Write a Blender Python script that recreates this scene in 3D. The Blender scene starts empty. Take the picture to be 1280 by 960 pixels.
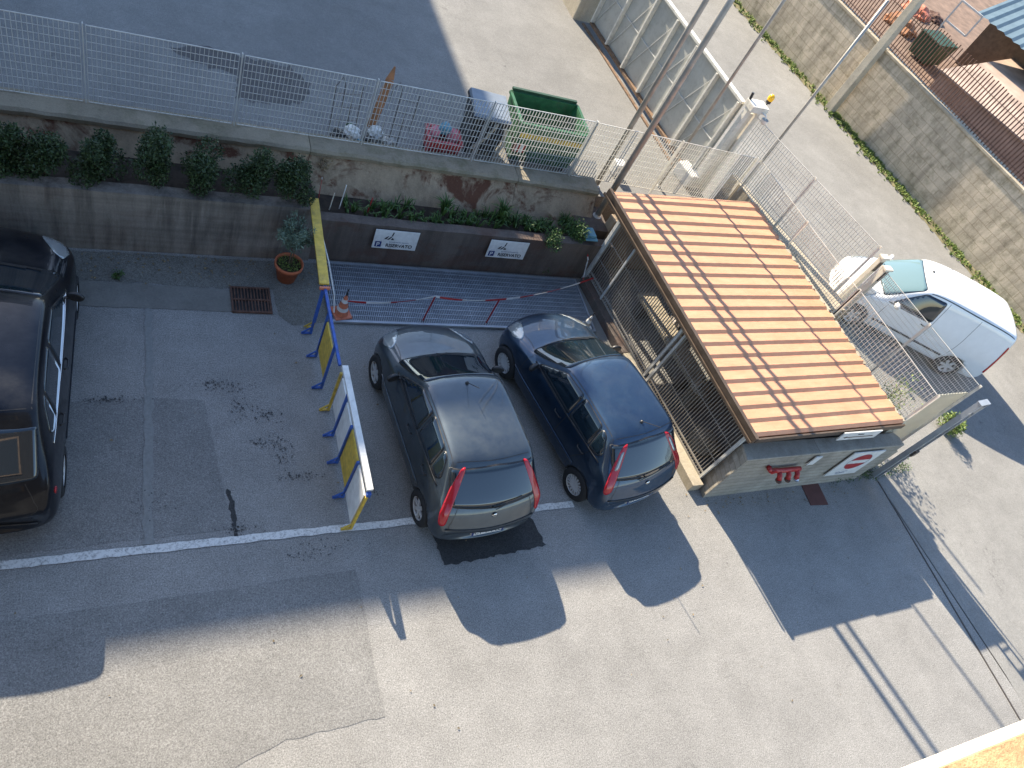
import bpy, bmesh, math, random
from math import radians as R, sin, cos, pi, sqrt, atan2
from mathutils import Vector, Matrix
from mathutils.bvhtree import BVHTree

random.seed(7)
SC = bpy.context.scene
COL = SC.collection

# ------------------------------------------------------------------ camera
F_PX = 950.0; H = 9.863
def _v(x, y, z): return Vector((x, y, z))
_d = _v((160-640)/F_PX, (1215-480)/F_PX, 1.0).normalized()
_up = -_d
def _g0(px, py, z=0.0):
    r = _v((px-640)/F_PX, (py-480)/F_PX, 1.0)
    return r * ((H - z) / r.dot(_d))
_vx = _g0(700, 632) - _g0(180, 690)
_X = (_vx - _up*_vx.dot(_up)).normalized()
_Y = _up.cross(_X)
def G(px, py, z=0.0):                       # point of the place at height z seen at a photo pixel
    c = _g0(px, py, z)
    return (_X.dot(c), _Y.dot(c))
cam = bpy.data.cameras.new('camera'); co = bpy.data.objects.new('camera', cam); COL.objects.link(co)
def _w(c): return Vector((_X.dot(c), _Y.dot(c), _up.dot(c)))
cx, cy, cz = _w(_v(1,0,0)), _w(_v(0,-1,0)), _w(_v(0,0,-1))
M = Matrix((cx, cy, cz)).transposed().to_4x4(); M.translation = (0, 0, H)
co.matrix_world = M
cam.sensor_width = 36.0; cam.lens = 36.0*F_PX/1280.0; cam.clip_start = 0.05; cam.clip_end = 2000
SC.camera = co

# ------------------------------------------------------------------ light
SUN_EL = R(32.5); SH = (0.225, -0.9744)       # shadow direction on the ground
w = bpy.data.worlds.new('World'); SC.world = w; w.use_nodes = True
nt = w.node_tree; bg = nt.nodes['Background']
sky = nt.nodes.new('ShaderNodeTexSky'); sky.sky_type = 'NISHITA'; sky.sun_disc = False
sky.sun_elevation = SUN_EL; sky.sun_rotation = atan2(-SH[0], -SH[1])
sky.air_density = 1.0; sky.dust_density = 0.4; sky.ozone_density = 1.6
nt.links.new(sky.outputs[0], bg.inputs[0]); bg.inputs[1].default_value = 0.12
sl = bpy.data.lights.new('sun', 'SUN'); sl.energy = 4.7; sl.angle = R(0.53); sl.color = (1.0, 0.885, 0.70)
so = bpy.data.objects.new('sun', sl); COL.objects.link(so)
so.rotation_euler = Vector((SH[0]*cos(SUN_EL), SH[1]*cos(SUN_EL), -sin(SUN_EL))).to_track_quat('-Z', 'Y').to_euler()
SC.view_settings.view_transform = 'Standard'; SC.view_settings.look = 'None'
SC.view_settings.gamma = 1.0; SC.view_settings.exposure = 1.5
SC.render.engine = 'CYCLES'

# ------------------------------------------------------------------ helpers
def tag(o, label=None, cat=None, group=None, kind=None):
    if label: o['label'] = label
    if cat: o['category'] = cat
    if group: o['group'] = group
    if kind: o['kind'] = kind
    return o
def empty(name, loc, rz, label, cat, group=None):
    o = bpy.data.objects.new(name, None); COL.objects.link(o)
    o.location = loc; o.rotation_euler = (0, 0, rz); o.empty_display_size = 0.2
    return tag(o, label, cat, group)
def link_mesh(name, me, mat, parent=None, smooth=False):
    o = bpy.data.objects.new(name, me); COL.objects.link(o)
    if mat is not None:
        for m in (mat if isinstance(mat, (list, tuple)) else [mat]): me.materials.append(m)
    if parent: o.parent = parent
    if smooth:
        for p in me.polygons: p.use_smooth = True
    return o
def copy_tree(o, parent=None):
    c = o.copy(); COL.objects.link(c); c.parent = parent
    for ch in list(o.children): copy_tree(ch, c)
    return c

class MB:
    def __init__(s): s.v = []; s.f = []; s.m = []
    def poly(s, pts, mi=0):
        n = len(s.v); s.v += [tuple(p) for p in pts]; s.f.append(list(range(n, n+len(pts)))); s.m.append(mi); return s
    def hexa(s, c, mi=0):            # 8 corners: bottom 0-3 (ccw), top 4-7
        n = len(s.v); s.v += [tuple(p) for p in c]
        for f in ((3,2,1,0),(4,5,6,7),(0,1,5,4),(1,2,6,5),(2,3,7,6),(3,0,4,7)):
            s.f.append([n+i for i in f]); s.m.append(mi)
        return s
    def box(s, x0, x1, y0, y1, z0, z1, mi=0):
        return s.hexa([(x0,y0,z0),(x1,y0,z0),(x1,y1,z0),(x0,y1,z0),(x0,y0,z1),(x1,y0,z1),(x1,y1,z1),(x0,y1,z1)], mi)
    def prism(s, pts, z0, z1, mi=0):   # vertical prism, pts ccw (x,y)
        n = len(s.v); k = len(pts)
        s.v += [(p[0],p[1],z0) for p in pts] + [(p[0],p[1],z1) for p in pts]
        s.f.append([n+i for i in reversed(range(k))]); s.m.append(mi)
        s.f.append([n+k+i for i in range(k)]); s.m.append(mi)
        for i in range(k):
            j = (i+1) % k; s.f.append([n+i, n+j, n+k+j, n+k+i]); s.m.append(mi)
        return s
    def bar(s, a, b, w, h=None, up=(0,0,1), mi=0):
        h = w if h is None else h
        a = Vector(a); b = Vector(b); d = (b-a).normalized(); u = Vector(up)
        if abs(d.dot(u)) > .95: u = Vector((0,1,0))
        sx = d.cross(u).normalized(); sz = sx.cross(d).normalized()
        c = []
        for p in (a, b):
            for i, j in ((-1,-1),(1,-1),(1,1),(-1,1)): c.append(p + sx*(w/2*i) + sz*(h/2*j))
        n = len(s.v); s.v += [tuple(p) for p in c]
        for f in ((0,1,2,3),(7,6,5,4),(0,4,5,1),(1,5,6,2),(2,6,7,3),(3,7,4,0)):
            s.f.append([n+i for i in f]); s.m.append(mi)
        return s
    def tube(s, pts, r, seg=8, mi=0, caps=True):
        pts = [Vector(p) for p in pts]; rr = r if isinstance(r, (list, tuple)) else [r]*len(pts)
        n0 = len(s.v); u = None
        for i, p in enumerate(pts):
            d = (pts[min(i+1, len(pts)-1)] - pts[max(i-1, 0)]).normalized()
            if u is None:
                u = d.orthogonal().normalized()
            u = (u - d*u.dot(d)).normalized(); v2 = d.cross(u)
            for k in range(seg):
                a = 2*pi*k/seg; s.v.append(tuple(p + (u*cos(a) + v2*sin(a))*rr[i]))
        for i in range(len(pts)-1):
            for k in range(seg):
                k2 = (k+1) % seg
                s.f.append([n0+i*seg+k, n0+i*seg+k2, n0+(i+1)*seg+k2, n0+(i+1)*seg+k]); s.m.append(mi)
        if caps:
            s.f.append([n0+k for k in reversed(range(seg))]); s.m.append(mi)
            e = n0+(len(pts)-1)*seg; s.f.append([e+k for k in range(seg)]); s.m.append(mi)
        return s
    def lathe(s, prof, c=(0,0,0), axis='z', seg=24, mi=0):
        n0 = len(s.v)
        for r, h in prof:
            for k in range(seg):
                a = 2*pi*k/seg
                p = (r*cos(a), r*sin(a), h) if axis == 'z' else ((h, r*cos(a), r*sin(a)) if axis == 'x' else (r*cos(a), h, r*sin(a)))
                s.v.append((c[0]+p[0], c[1]+p[1], c[2]+p[2]))
        for i in range(len(prof)-1):
            for k in range(seg):
                k2 = (k+1) % seg
                s.f.append([n0+i*seg+k, n0+i*seg+k2, n0+(i+1)*seg+k2, n0+(i+1)*seg+k]); s.m.append(mi)
        return s
    def build(s, name, mat, parent=None, smooth=False, recalc=True, bevel=0):
        me = bpy.data.meshes.new(name); me.from_pydata(s.v, [], s.f)
        for p, mi in zip(me.polygons, s.m): p.material_index = mi
        if recalc:
            bm = bmesh.new(); bm.from_mesh(me); bmesh.ops.recalc_face_normals(bm, faces=bm.faces)
            if bevel: bmesh.ops.bevel(bm, geom=list(bm.edges), offset=bevel, segments=2, affect='EDGES', profile=.6)
            bm.to_mesh(me); bm.free()
        me.update()
        return link_mesh(name, me, mat, parent, smooth)

# ------------------------------------------------------------------ materials
class NT:
    def __init__(s, name):
        s.m = bpy.data.materials.new(name); s.m.use_nodes = True; s.t = s.m.node_tree
        s.b = s.t.nodes['Principled BSDF']; s.tc = s.t.nodes.new('ShaderNodeTexCoord')
    def n(s, typ, **kw):
        nd = s.t.nodes.new(typ)
        for k, v in kw.items():
            if k in nd.inputs.keys(): nd.inputs[k].default_value = v
            else: setattr(nd, k, v)
        return nd
    def l(s, a, b): s.t.links.new(a, b)
    def coord(s, scale=(1,1,1)):
        mp = s.n('ShaderNodeMapping'); mp.inputs['Scale'].default_value = scale; s.l(s.tc.outputs['Object'], mp.inputs[0]); return mp.outputs[0]
    def noise(s, scale, detail=4, rough=.55, sc=(1,1,1), dist=0):
        nd = s.n('ShaderNodeTexNoise', Scale=scale, Detail=detail, Roughness=rough, Distortion=dist); s.l(s.coord(sc), nd.inputs['Vector']); return nd.outputs['Fac']
    def ramp(s, fac, stops):
        r = s.n('ShaderNodeValToRGB'); s.l(fac, r.inputs[0]); e = r.color_ramp.elements
        while len(e) < len(stops): e.new(.5)
        for i, (p, c) in enumerate(stops):
            e[i].position = p; e[i].color = (c if isinstance(c, (tuple, list)) else (c,c,c)) + ((1,) if not isinstance(c, (tuple, list)) or len(c) == 3 else ())
        return r.outputs[0]
    def mix(s, fac, a, b, mode='MIX'):
        m = s.n('ShaderNodeMixRGB', blend_type=mode)
        for i, x in ((0, fac), (1, a), (2, b)):
            if hasattr(x, 'is_output') or hasattr(x, 'links'): s.l(x, m.inputs[i])
            elif i == 0: m.inputs[0].default_value = x
            else: m.inputs[i].default_value = tuple(x) + (1,)
        return m.outputs[0]
    def bump(s, h, strength=.3, dist=.02):
        b = s.n('ShaderNodeBump', Strength=strength, Distance=dist); s.l(h, b.inputs['Height']); s.l(b.outputs[0], s.b.inputs['Normal'])
    def col(s, c):
        if isinstance(c, (tuple, list)): s.b.inputs['Base Color'].default_value = tuple(c)+(1,)
        else: s.l(c, s.b.inputs['Base Color'])
    def pr(s, **kw):
        for k, v in kw.items(): s.b.inputs[k.replace('_', ' ')].default_value = v
        return s
def simple(name, c, rough=.6, metal=0, var=.12, scale=6, bump=0, coat=0, bscale=60, dirt=0):
    n = NT(name); c2 = tuple(x*(1-var) for x in c); c3 = tuple(min(1, x*(1+var)) for x in c)
    base = n.ramp(n.noise(scale, 5), [(.3, c2), (.7, c3)])
    if dirt:
        base = n.mix(n.ramp(n.noise(5, 8, .8, dist=.5), [(.5, 0.0), (.72, dirt)]), base, (.13, .11, .085))
        base = n.mix(n.ramp(n.noise(1, 6, .75, (18, 18, 3)), [(.6, 0.0), (.74, dirt*.8)]), base, (.10, .085, .07))
    n.col(base); n.pr(Roughness=rough, Metallic=metal, Coat_Weight=coat)
    if bump: n.bump(n.noise(bscale, 3), bump, .01)
    return n.m

def mat_asphalt(name, base, warm=(1,1,1), stains=True, spk=1.0, patch=None):
    n = NT(name); b = tuple(base*w_ for w_ in warm)
    c = n.ramp(n.noise(.35, 4, .6), [(.3, tuple(x*.86 for x in b)), (.5, b), (.72, tuple(x*1.14 for x in b))])
    c = n.mix(.5, c, n.ramp(n.noise(2.2, 6, .7), [(.25, .72), (.75, 1.22)]), 'MULTIPLY')
    fine = n.noise(55, 4, .9); c = n.mix(.9*spk, c, n.ramp(fine, [(.33, .35), (.5, 1.0), (.67, 1.75)]), 'MULTIPLY')
    vo = n.n('ShaderNodeTexVoronoi', Scale=42.0); n.l(n.coord(), vo.inputs['Vector'])
    lightspk = n.ramp(vo.outputs['Distance'], [(.08, 1.0), (.2, 0.0)])
    pick = n.ramp(n.noise(33, 2), [(.5, 0.0), (.6, 1.0)])
    f = n.mix(1, lightspk, pick, 'MULTIPLY'); f = n.mix(1, f, (.4*spk,)*3, 'MULTIPLY')
    c = n.mix(f, c, tuple(min(.6, x*2.0) for x in b))
    mid = n.noise(16, 5, .75); c = n.mix(.5, c, n.ramp(mid, [(.3, .75), (.7, 1.2)]), 'MULTIPLY')
    if stains:
        st = n.ramp(n.noise(.8, 7, .72, dist=.6), [(.58, 0.0), (.68, .8)])
        st2 = n.ramp(n.noise(9, 6, .8), [(.5, 0.0), (.68, 1.0)])
        c = n.mix(n.mix(1, st, st2, 'MULTIPLY'), c, tuple(x*.35 for x in b))
    n.col(c); n.pr(Roughness=.92); n.b.inputs['Specular IOR Level'].default_value = .25
    n.bump(fine, .55, .012); return n.m
def mat_concrete(name, base, streak=.5, blocks=None, moss=0, rust=0, sc=1.0, bandz=None, boards=False):
    """weathered concrete; object x = along the wall, z = height"""
    n = NT(name)
    c = n.ramp(n.noise(1.3*sc, 7, .7), [(.25, tuple(x*.68 for x in base)), (.5, base), (.78, tuple(min(.9, x*1.25) for x in base))])
    if streak:
        s1 = n.ramp(n.noise(1.0, 5, .7, (4.2, 4.2, .45)), [(.42, 0.0), (.66, 1.0)])
        s1 = n.mix(1, s1, (streak,)*3, 'MULTIPLY'); c = n.mix(s1, c, tuple(x*.33 for x in base))
        s2 = n.ramp(n.noise(1.0, 4, .6, (13, 13, .8)), [(.58, 0.0), (.72, .45*streak)]); c = n.mix(s2, c, tuple(min(.9, x*1.5) for x in base))
    if rust: c = n.mix(n.ramp(n.noise(1.1, 6, .7, (1, 1, 1.4), .4), [(.5, 0.0), (.58, rust)]), c, (.10, .035, .018))
    if moss: c = n.mix(n.ramp(n.noise(2.4, 7, .75), [(.48, 0.0), (.7, moss)]), c, (.09, .085, .03))
    h = n.noise(30, 6, .7)
    if boards:
        wv = n.noise(1.0, 3, .5, (.25, .25, 9)); c = n.mix(.6, c, n.ramp(wv, [(.35, .72), (.6, 1.15)]), 'MULTIPLY')
    if blocks:
        br = n.n('ShaderNodeTexBrick', Scale=1.0); br.inputs['Brick Width'].default_value = blocks[0]; br.inputs['Row Height'].default_value = blocks[1]
        br.inputs['Mortar Size'].default_value = .012; br.inputs['Mortar Smooth'].default_value = .3
        br.inputs['Color1'].default_value = (1,1,1,1); br.inputs['Color2'].default_value = (.8,.8,.8,1); br.inputs['Mortar'].default_value = (.6,.57,.52,1)
        sp = n.n('ShaderNodeSeparateXYZ'); n.l(n.tc.outputs['Object'], sp.inputs[0]); cb = n.n('ShaderNodeCombineXYZ')
        n.l(sp.outputs[0], cb.inputs[0]); n.l(sp.outputs[2], cb.inputs[1])
        wob = n.n('ShaderNodeTexNoise', Scale=3.0); n.l(n.tc.outputs['Object'], wob.inputs['Vector'])
        ad = n.n('ShaderNodeMixRGB', blend_type='LINEAR_LIGHT'); ad.inputs[0].default_value = .03; n.l(cb.outputs[0], ad.inputs[1]); n.l(wob.outputs['Color'], ad.inputs[2])
        n.l(ad.outputs[0], br.inputs['Vector']); c = n.mix(.75, c, br.outputs['Color'], 'MULTIPLY')
    n.col(n.mix(.6, c, n.ramp(n.noise(40, 4, .8), [(.3, .7), (.7, 1.2)]), 'MULTIPLY')); n.pr(Roughness=.92); n.bump(h, .5, .02); return n.m
def mat_paint(name, c, metal=.6, rough=.28):
    n = NT(name); n.col(n.mix(n.ramp(n.noise(1.6, 5, .7), [(.45, 0.0), (.8, .12)]), c, (.25, .24, .22)))
    n.pr(Metallic=metal, Coat_Weight=1.0, Coat_Roughness=.04)
    n.l(n.ramp(n.noise(5, 6, .7), [(.3, rough*.85), (.75, rough*1.35)]), n.b.inputs['Roughness']); return n.m
def mat_leaf(name, a, b):
    n = NT(name); oi = n.n('ShaderNodeNewGeometry')
    c = n.ramp(oi.outputs['Random Per Island'], [(0.0, a), (1.0, b)]); n.col(c); n.pr(Roughness=.6)
    n.b.inputs['Subsurface Weight'].default_value = 0
    n.b.inputs['Transmission Weight'].default_value = .0
    return n.m

MT = {}
MT['asphalt'] = mat_asphalt('asphalt', .255, (1.035, 1.0, .945))
MT['asphalt_patch'] = mat_asphalt('asphalt_patch', .21, (1.03, 1.0, .95), spk=.9)
MT['asphalt_fresh'] = mat_asphalt('asphalt_fresh', .05, (1, 1, 1), stains=False, spk=1.0)
MT['asphalt_yard'] = mat_asphalt('asphalt_yard', .205, (1.03, 1.0, .95), spk=.6)
MT['asphalt_road'] = mat_asphalt('asphalt_road', .235, (1.03, 1.0, .94), spk=.45)
MT['gravel'] = mat_asphalt('gravel', .17, (1.05, 1, .88), spk=1.0)
MT['gutter'] = mat_concrete('gutter', (.2, .19, .17), streak=0)
MT['earth'] = simple('earth', (.19, .125, .09), .95, var=.3, scale=2, bump=.4)
MT['soil'] = simple('soil', (.045, .032, .022), .95, var=.4, scale=9, bump=.6, bscale=25)
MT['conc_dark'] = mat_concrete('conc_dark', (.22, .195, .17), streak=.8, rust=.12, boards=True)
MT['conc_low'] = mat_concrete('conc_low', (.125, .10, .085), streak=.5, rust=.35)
MT['conc_rust'] = mat_concrete('conc_rust', (.37, .28, .19), streak=.45, rust=.95)
MT['conc_coping'] = mat_concrete('conc_coping', (.27, .23, .17), streak=0, moss=.6)
MT['conc_light'] = mat_concrete('conc_light', (.44, .38, .29), streak=.25, moss=.3)
MT['conc_board'] = mat_concrete('conc_board', (.38, .345, .29), streak=.15, blocks=(3.4, .13), moss=.3)
MT['conc_block'] = mat_concrete('conc_block', (.62, .52, .39), streak=.5, blocks=(.62, .26), moss=.6)
MT['conc_pole'] = mat_concrete('conc_pole', (.5, .44, .34), streak=.2)
MT['galv'] = simple('galv', (.52, .52, .50), .5, .2, var=.15, scale=8)
MT['galv_light'] = simple('galv_light', (.64, .61, .54), .5, .1, var=.12, scale=8, dirt=.45)
MT['steel_pole'] = simple('steel_pole', (.36, .34, .31), .5, .4, var=.2, scale=5)
MT['dark_steel'] = simple('dark_steel', (.10, .085, .075), .5, .4, var=.3, scale=10)
MT['bronze'] = simple('bronze', (.12, .085, .06), .5, .3, var=.25, scale=6)
MT['grate'] = simple('grate', (.34, .37, .41), .5, .4, var=.15, scale=4)
MT['cream_metal'] = simple('cream_metal', (.62, .57, .47), .5, .0, var=.12, scale=5, dirt=.45)
MT['sheet'] = simple('sheet', (.40, .40, .37), .45, .2, var=.12, scale=1.6, dirt=.45)
MT['rust'] = simple('rust', (.19, .12, .075), .9, .1, var=.4, scale=12, bump=.3)
MT['rod'] = simple('rod', (.13, .07, .05), .8, .3, var=.4, scale=12)
MT['blue'] = simple('blue_paint', (.025, .09, .36), .5, 0, var=.25, scale=14, dirt=.5)
MT['yellow'] = simple('yellow_paint', (.56, .38, .05), .55, 0, var=.25, scale=9, dirt=.6)
MT['white'] = simple('white_paint', (.68, .67, .64), .5, 0, var=.12, scale=7, dirt=.3)
MT['line'] = None
MT['red'] = simple('red_paint', (.38, .02, .02), .4, 0, var=.2, scale=10)
MT['redbox'] = simple('red_plastic', (.36, .03, .035), .45, 0, var=.15)
MT['orange'] = simple('orange_plastic', (.55, .17, .09), .6, 0, var=.3, scale=14)
MT['terracotta'] = simple('terracotta', (.50, .14, .06), .75, 0, var=.2, scale=9)
MT['green'] = simple('green_plastic', (.018, .10, .04), .55, 0, var=.35, dirt=.45)
MT['dark_green'] = simple('dark_green_plastic', (.012, .05, .025), .6, 0, var=.2)
MT['black'] = simple('black_plastic', (.018, .018, .02), .45, 0, var=.2, dirt=.45)
MT['tyre'] = simple('tyre_rubber', (.02, .02, .021), .8, 0, var=.2)
MT['rim'] = simple('rim_alloy', (.6, .6, .6), .35, .3, var=.1)
MT['chrome'] = simple('chrome', (.7, .7, .7), .15, 1, var=.05)
MT['sky_blue'] = simple('light_blue_cloth', (.12, .28, .36), .7, 0)
MT['pink'] = simple('pink_cloth', (.5, .16, .2), .7, 0)
MT['navy_ink'] = simple('navy_ink', (.015, .03, .14), .5, 0, var=.05)
MT['black_ink'] = simple('black_ink', (.015, .015, .02), .5, 0, var=.05)
MT['grey_ink'] = simple('grey_ink', (.22, .24, .30), .5, 0, var=.05)
MT['wood'] = simple('wood', (.32, .14, .06), .7, 0, var=.3, scale=7)
MT['bark'] = simple('bark', (.12, .08, .05), .9, 0, var=.3)
MT['plaster'] = mat_concrete('plaster', (.62, .50, .34), streak=.1)
MT['brick_edge'] = mat_concrete('brick_edge', (.6, .38, .2), streak=0, rust=.3, sc=8)
MT['cream_paint'] = simple('cream_paint', (.8, .74, .62), .6, 0, var=.06)
MT['shade_wall'] = simple('shade_wall', (.5, .45, .38), .9, 0, var=.1)
MT['leaf_hedge'] = mat_leaf('leaf_hedge', (.008, .024, .007), (.04, .075, .02))
MT['leaf_olive'] = mat_leaf('leaf_olive', (.06, .10, .07), (.17, .23, .16))
MT['leaf_grass'] = mat_leaf('leaf_grass', (.06, .12, .02), (.22, .27, .06))
MT['leaf_dry'] = mat_leaf('leaf_dry', (.12, .09, .05), (.28, .2, .1))
MT['leaf_dark'] = mat_leaf('leaf_dark', (.02, .06, .015), (.09, .16, .035))
n = NT('car_glass'); n.col((.008, .016, .024)); n.pr(Roughness=.03, Coat_Weight=.6); n.b.inputs['Specular IOR Level'].default_value = .8; MT['glass'] = n.m
n = NT('house_glass'); n.col((.05, .06, .07)); n.pr(Roughness=.03); MT['house_glass'] = n.m
n = NT('red_lens'); n.col((.42, .008, .018)); n.pr(Roughness=.2, Coat_Weight=.25); MT['lens_red'] = n.m
n = NT('clear_lens'); n.col((.3, .32, .32)); n.pr(Roughness=.12, Coat_Weight=1.0, Metallic=.3); MT['lens_clear'] = n.m
n = NT('yellow_lens'); n.col((.95, .5, .02)); n.pr(Roughness=.2); MT['lens_yellow'] = n.m
# worn white road paint
n = NT('road_paint')
c = n.mix(n.ramp(n.noise(28, 6, .8), [(.33, 0.0), (.52, 1.0)]), (.22, .21, .2), (.66, .65, .62)); n.col(c); n.pr(Roughness=.85); n.bump(n.noise(95, 3), .3, .01); MT['line'] = n.m
n = NT('faded_road_paint')
c = n.mix(n.ramp(n.noise(22, 7, .9), [(.42, 0.0), (.7, .9)]), (.2, .2, .19), (.30, .30, .29)); n.col(c); n.pr(Roughness=.9); n.bump(n.noise(95, 3), .5, .012); MT['line_faded'] = n.m
# tile roof
n = NT('tile_roof')
c = n.ramp(n.noise(1.8, 6, .7, (1, 3, 1)), [(.3, (.47, .225, .125)), (.7, (.58, .30, .175))])
c = n.mix(.4, c, n.ramp(n.noise(1, 4, .7, (1.5, 25, 1)), [(.3, .75), (.7, 1.15)]), 'MULTIPLY')
c = n.mix(n.ramp(n.noise(1, 7, .8, (9, 1.2, 1)), [(.55, 0.0), (.78, .4)]), c, (.26, .15, .10))
n.col(c); n.pr(Roughness=.65); n.bump(n.noise(60, 3), .15, .01); MT['roof'] = n.m
n = NT('blue_corrugated'); n.col(n.ramp(n.noise(2, 5), [(.3, (.08, .125, .155)), (.7, (.12, .175, .21))])); n.pr(Roughness=.5); MT['corr_blue'] = n.m
n = NT('translucent_sheet'); n.col(n.ramp(n.noise(1.5, 6, .7, (1, 1, 2)), [(.3, (.6, .58, .5)), (.7, (.75, .72, .63))])); n.pr(Roughness=.6, Transmission_Weight=.5); n.m.use_backface_culling = False; MT['sheet_trans'] = n.m

# ------------------------------------------------------------------ ground (setting)
def sheet(name, pts, z, mat, **kw):
    o = MB().poly([(p[0], p[1], (z(p[0], p[1]) if callable(z) else z)) for p in pts]).build(name, mat, recalc=False); tag(o, kind='structure'); return o
sheet('ground', [(-400,-400),(400,-400),(400,400),(-400,400)], -.06, simple('far_ground', (.10,.105,.09), .95, var=.3, scale=.2))
sheet('parking_lot', [(-40,-30),(14.6,-30),(14.33,-.53),(13.9,4.1),(13.0,7.0),(12.6,9.6),(-40,9.6)], 0, MT['asphalt'])
def road_z(x, y): return .004
def lerp(a, b, t): return a+(b-a)*t
def pl(poly, y):                    # x of a polyline at y
    for (x0, y0), (x1, y1) in zip(poly, poly[1:]):
        if y0 <= y <= y1: return lerp(x0, x1, (y-y0)/(y1-y0))
    return poly[-1][0] if y > poly[-1][1] else poly[0][0]
RL = [(14.62,-30),(14.35,-.53),(13.92,4.1),(12.1,11.3),(11.75,16.5),(10.0,60)]
RR = [(29.3,-30),(23.75,8.5),(22.4,17.85),(16.3,60)]
mb = MB(); ys = [-30,-15,-5,0] + [1.0*k for k in range(1, 40)] + [50, 60]
for y0, y1 in zip(ys, ys[1:]):
    for k in range(6):
        f0, f1 = k/6, (k+1)/6; q = []
        for y, f in ((y0,f0),(y0,f1),(y1,f1),(y1,f0)):
            x = lerp(pl(RL, y), pl(RR, y)+.1, f); q.append((x, y, road_z(x, y)))
        mb.poly(q)
o = mb.build('road', MT['asphalt_road'], recalc=False); tag(o, kind='structure')
for p in o.data.polygons: p.use_smooth = True
# raised yard beyond the retaining wall
YZ = 1.2
o = MB().prism([(-40,10.75),(12.0,10.45),(11.95,11.3),(11.5,17.4),(9.5,60),(-40,60)], -.05, YZ).build('yard', MT['asphalt_yard']); tag(o, kind='structure')
# plot beyond the far wall
o = MB().prism([(23.95,8.5),(25.5,-2),(90,-2),(90,90),(10,90),(16.5,60),(22.6,17.85)], -.05, 1.05).build('neighbour_plot', MT['earth']); tag(o, kind='structure')
# patches and markings
def strip(name, pts, mat, z=.004, kind='structure'):
    return tag(MB().poly([(x, y, z) for x, y in pts]).build(name, mat, recalc=False), kind=kind)
def rough_poly(pts, amp, step=.12):
    out = []
    for i, p in enumerate(pts):
        q = pts[(i+1) % len(pts)]; L = math.dist(p, q); k = max(1, int(L/step))
        for j in range(k):
            t = j/k; out.append((lerp(p[0], q[0], t)+random.uniform(-amp, amp), lerp(p[1], q[1], t)+random.uniform(-amp, amp)))
    return out
strip('asphalt_patch', rough_poly([(-3.5,3.62),(.7,3.62),(2.88,3.66),(2.9,1.72),(1.7,1.71),(-.2,1.2),(-4,1.0)], .012), MT['asphalt_patch'], .004)
strip('asphalt_patch', rough_poly([(-1.3,6.5),(.45,6.55),(1.15,6.5),(1.35,4.45),(-1.3,4.4)], .012), MT['asphalt_patch'], .004)
strip('fresh_asphalt', rough_poly([(4.08,4.12),(5.74,4.25),(5.86,3.62),(4.14,3.52)], .02, .06), MT['asphalt_fresh'], .008)
strip('crack_line', rough_poly([(1.33,5.05),(1.38,5.0),(1.42,4.7),(1.40,4.34),(1.37,4.34),(1.34,4.7)], .018, .04), MT['asphalt_fresh'], .006)
strip('gutter_strip', rough_poly([(-.6,8.22),(1.68,8.16),(1.68,8.62),(-.6,8.72)], .01), MT['gutter'], .010)
strip('gutter_strip', rough_poly([(-40,8.3),(-.6,8.24),(-.6,8.7),(-40,8.8)], .01), MT['gutter'], .010)
strip('gravel_strip', rough_poly([(-40,8.8),(-.6,8.73),(1.68,8.64),(2.35,8.65),(2.4,8.1),(2.62,7.9),(3.2,8.0),(3.3,9.3),(-40,9.42)], .02), MT['gravel'], .006)
def wob_line(a, b, w, amp, mat, z, name='parking_line'):
    a = Vector(a); b = Vector(b); d = (b-a).normalized(); nrm = Vector((-d.y, d.x)); L = (b-a).length; k = int(L/.1); mb = MB(); pr = None; off = 0
    for i in range(k+1):
        off += random.uniform(-.004, .004); off *= .97
        c = a+d*(L*i/k)+nrm*off; e = c+nrm*(w/2+random.uniform(-amp, amp)); f = c-nrm*(w/2+random.uniform(-amp, amp))
        if pr: mb.poly([(pr[1].x,pr[1].y,z),(f.x,f.y,z),(e.x,e.y,z),(pr[0].x,pr[0].y,z)])
        pr = (e, f)
    return tag(mb.build(name, mat, recalc=False), kind='structure')
wob_line((-6,4.28), (6.6,4.26), .11, .006, MT['line'], .012)
wob_line((.34,4.35), (.44,6.6), .11, .02, MT['line_faded'], .010)
wob_line((.44,6.6), (.48,8.2), .10, .025, MT['line_faded'], .0095)
# darker longitudinal joint of the sliding gate rail
gt = MB().box(-.014, .014, 0, 30, 0, .010)
o = gt.build('gate_rail', MT['dark_steel']); o.location = (14.32, -26, .004); o.rotation_euler = (0, 0, R(.6)); tag(o, 'thin dark steel rail let into the asphalt in front of the gate post', 'rail')
o.rotation_euler = (0, 0, atan2(14.32-13.93, 30)); 
# road edge patch and stains
strip('road_patch', rough_poly([(*G(1010,212,.7),),(*G(1040,222,.66),),(*G(1095,300,.5),),(*G(1075,296,.5),)], .03), MT['asphalt_road'], .0)
bpy.data.objects.remove(bpy.data.objects['road_patch'])

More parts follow.
